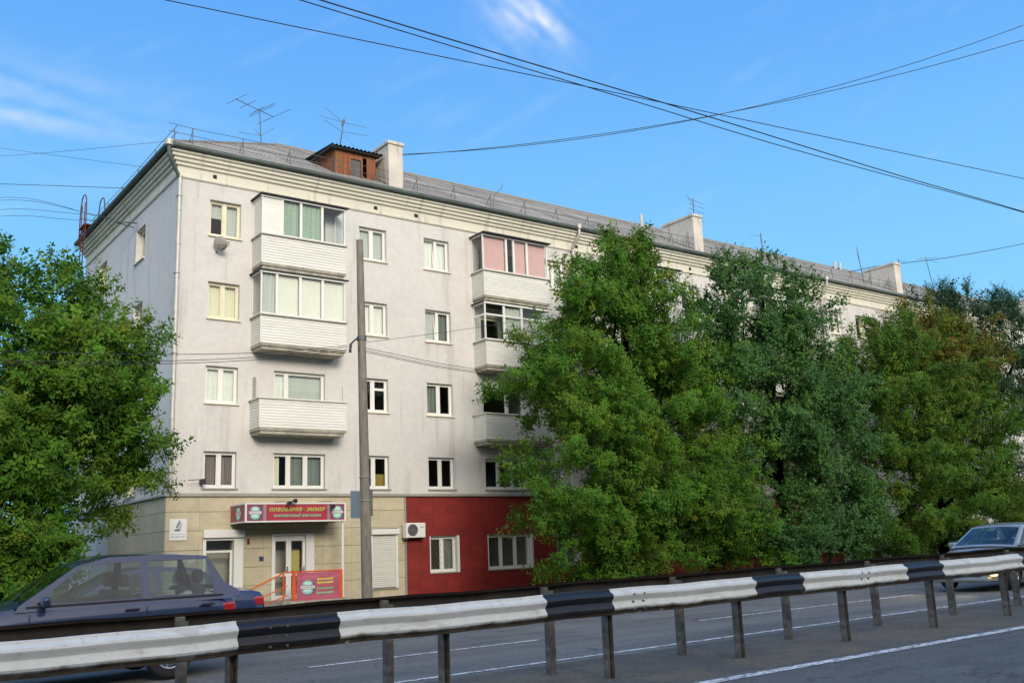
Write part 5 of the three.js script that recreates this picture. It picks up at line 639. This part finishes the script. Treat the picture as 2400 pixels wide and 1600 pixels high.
    part('side_trim', rbx(1.15, 3.05, 0.5 * o.hs, 0.55 * o.hs, z > 0 ? 0.868 * k : -0.886 * k, z > 0 ? 0.886 * k : -0.868 * k, 0.008), M.blackPlastic, t);
    part('belt_trim', rbx(xa - 0.1, xs, y0 - 0.022, y0 + 0.008, z > 0 ? 0.795 * k : -0.812 * k, z > 0 ? 0.812 * k : -0.795 * k, 0.004), M.blackPlastic, t);
    const hl = group('headlight', t); part('lens', rbx(0.06, 0.36, o.hl[0] * o.hs, o.hl[1] * o.hs, z > 0 ? 0.42 * k : -0.80 * k, z > 0 ? 0.80 * k : -0.42 * k, 0.05, 3), o.lit ? M.litLens : M.clearLens, hl);
    part('taillight', rbx(4.13, 4.335, 0.70 * o.hs, 0.86 * o.hs, z > 0 ? 0.58 * k : -0.80 * k, z > 0 ? 0.80 * k : -0.58 * k, 0.04, 3), M.redLens, t);
    for (const x of WX) { const w = group('wheel', t, x, WR, z * 0.76 * k); const tl = new THREE.LatheGeometry([[0.19, -0.09], [0.27, -0.095], [0.30, -0.08], [0.31, -0.05], [0.31, 0.05], [0.30, 0.08], [0.27, 0.095], [0.19, 0.09]].map(p => new THREE.Vector2(...p)), 28).rotateX(Math.PI / 2); part('tyre', tl, M.rubber, w); const sp = []; for (let i = 0; i < 7; i++) { const a = i * 2 * Math.PI / 7; sp.push(rod(V(0.03 * Math.cos(a), 0.03 * Math.sin(a), z * 0.07), V(0.185 * Math.cos(a), 0.185 * Math.sin(a), z * 0.06), 0.025, 0.018, 6)); } sp.push(new THREE.TorusGeometry(0.185, 0.018, 8, 28).translate(0, 0, z * 0.07).toNonIndexed(), new THREE.CylinderGeometry(0.05, 0.05, 0.03, 14).rotateX(Math.PI / 2).translate(0, 0, z * 0.075).toNonIndexed()); part('rim', sp, M.rim, w); }
  }
  part('grille', rbx(-0.012, 0.06, 0.55 * o.hs, 0.645 * o.hs, -0.36 * k, 0.36 * k, 0.02), M.blackPlastic, t); part('bumper_intake', rbx(-0.02, 0.1, 0.3 * o.hs, 0.4 * o.hs, -0.5 * k, 0.5 * k, 0.03), M.blackPlastic, t); part('front_bumper', rbx(-0.05, 0.2, (o.hl[0] - 0.13) * o.hs, (o.hl[0] - 0.01) * o.hs, -0.70 * k, 0.70 * k, 0.05, 3), paint, t); part('rear_bumper', rbx(4.2, 4.45, 0.42 * o.hs, 0.56 * o.hs, -0.76 * k, 0.76 * k, 0.05, 3), paint, t);
  part('number_plate', rbx(-0.062, -0.045, 0.43 * o.hs, 0.52 * o.hs, -0.26, 0.26, 0.004), M.white, t);
  return t;
}
const blue = phy({ color: lin(0.020, 0.034, 0.085), metalness: 0.35, roughness: 0.34, clearcoat: 1, clearcoatRoughness: 0.06 });
const blue2 = phy({ color: lin(0.022, 0.032, 0.10), metalness: 0.3, roughness: 0.38, clearcoat: 1, clearcoatRoughness: 0.08 });
const silver = phy({ color: lin(0.36, 0.345, 0.32), metalness: 0.35, roughness: 0.36, clearcoat: 1, clearcoatRoughness: 0.06 });
M.litLens = phy({ color: lin(0.8, 0.7, 0.5), emissive: lin(1.0, 0.62, 0.18), emissiveIntensity: 5, roughness: 0.1, clearcoat: 1 });
car('estate_car', 'dark blue boxy estate car passing in front of the left tree', { x: -9.32, z: 18.45, W: 1.74, hs: 1.08, hl: [0.54, 0.66], paint: blue, pillar: 3.1, cabin: [[1.55, 1.05], [2.25, 1.51], [2.65, 1.605], [3.5, 1.61], [3.98, 1.565], [4.24, 1.09]] });
car('sedan_car', 'blue sedan by the kerb with its boot showing beside the orange handrail', { x: -7.55, z: 15.2, W: 1.70, hs: 0.98, hl: [0.54, 0.66], paint: blue2, pillar: 2.5, cabin: [[1.15, 0.95], [1.9, 1.36], [2.25, 1.42], [2.85, 1.415], [3.2, 1.37], [3.85, 0.99]] });
const lit = car('sedan_car', 'silver sedan with a glowing amber headlight partly behind the guardrail', { x: 11.75, z: 20.38, W: 1.72, hs: 1.0, hl: [0.33, 0.46], paint: silver, pillar: 2.5, lit: 1, cabin: [[1.15, 0.96], [1.9, 1.40], [2.25, 1.465], [2.85, 1.46], [3.2, 1.41], [3.85, 1.0]] });
for (const z of [0.6, -0.6]) { const l = new THREE.SpotLight(new THREE.Color(1, 0.72, 0.35), 12, 14, 0.5, 0.6); l.position.set(0.03, 0.42, z); l.target.position.set(-6, 0.2, z); l.castShadow = true; lit.add(l, l.target); }

renderer.render(scene, camera);
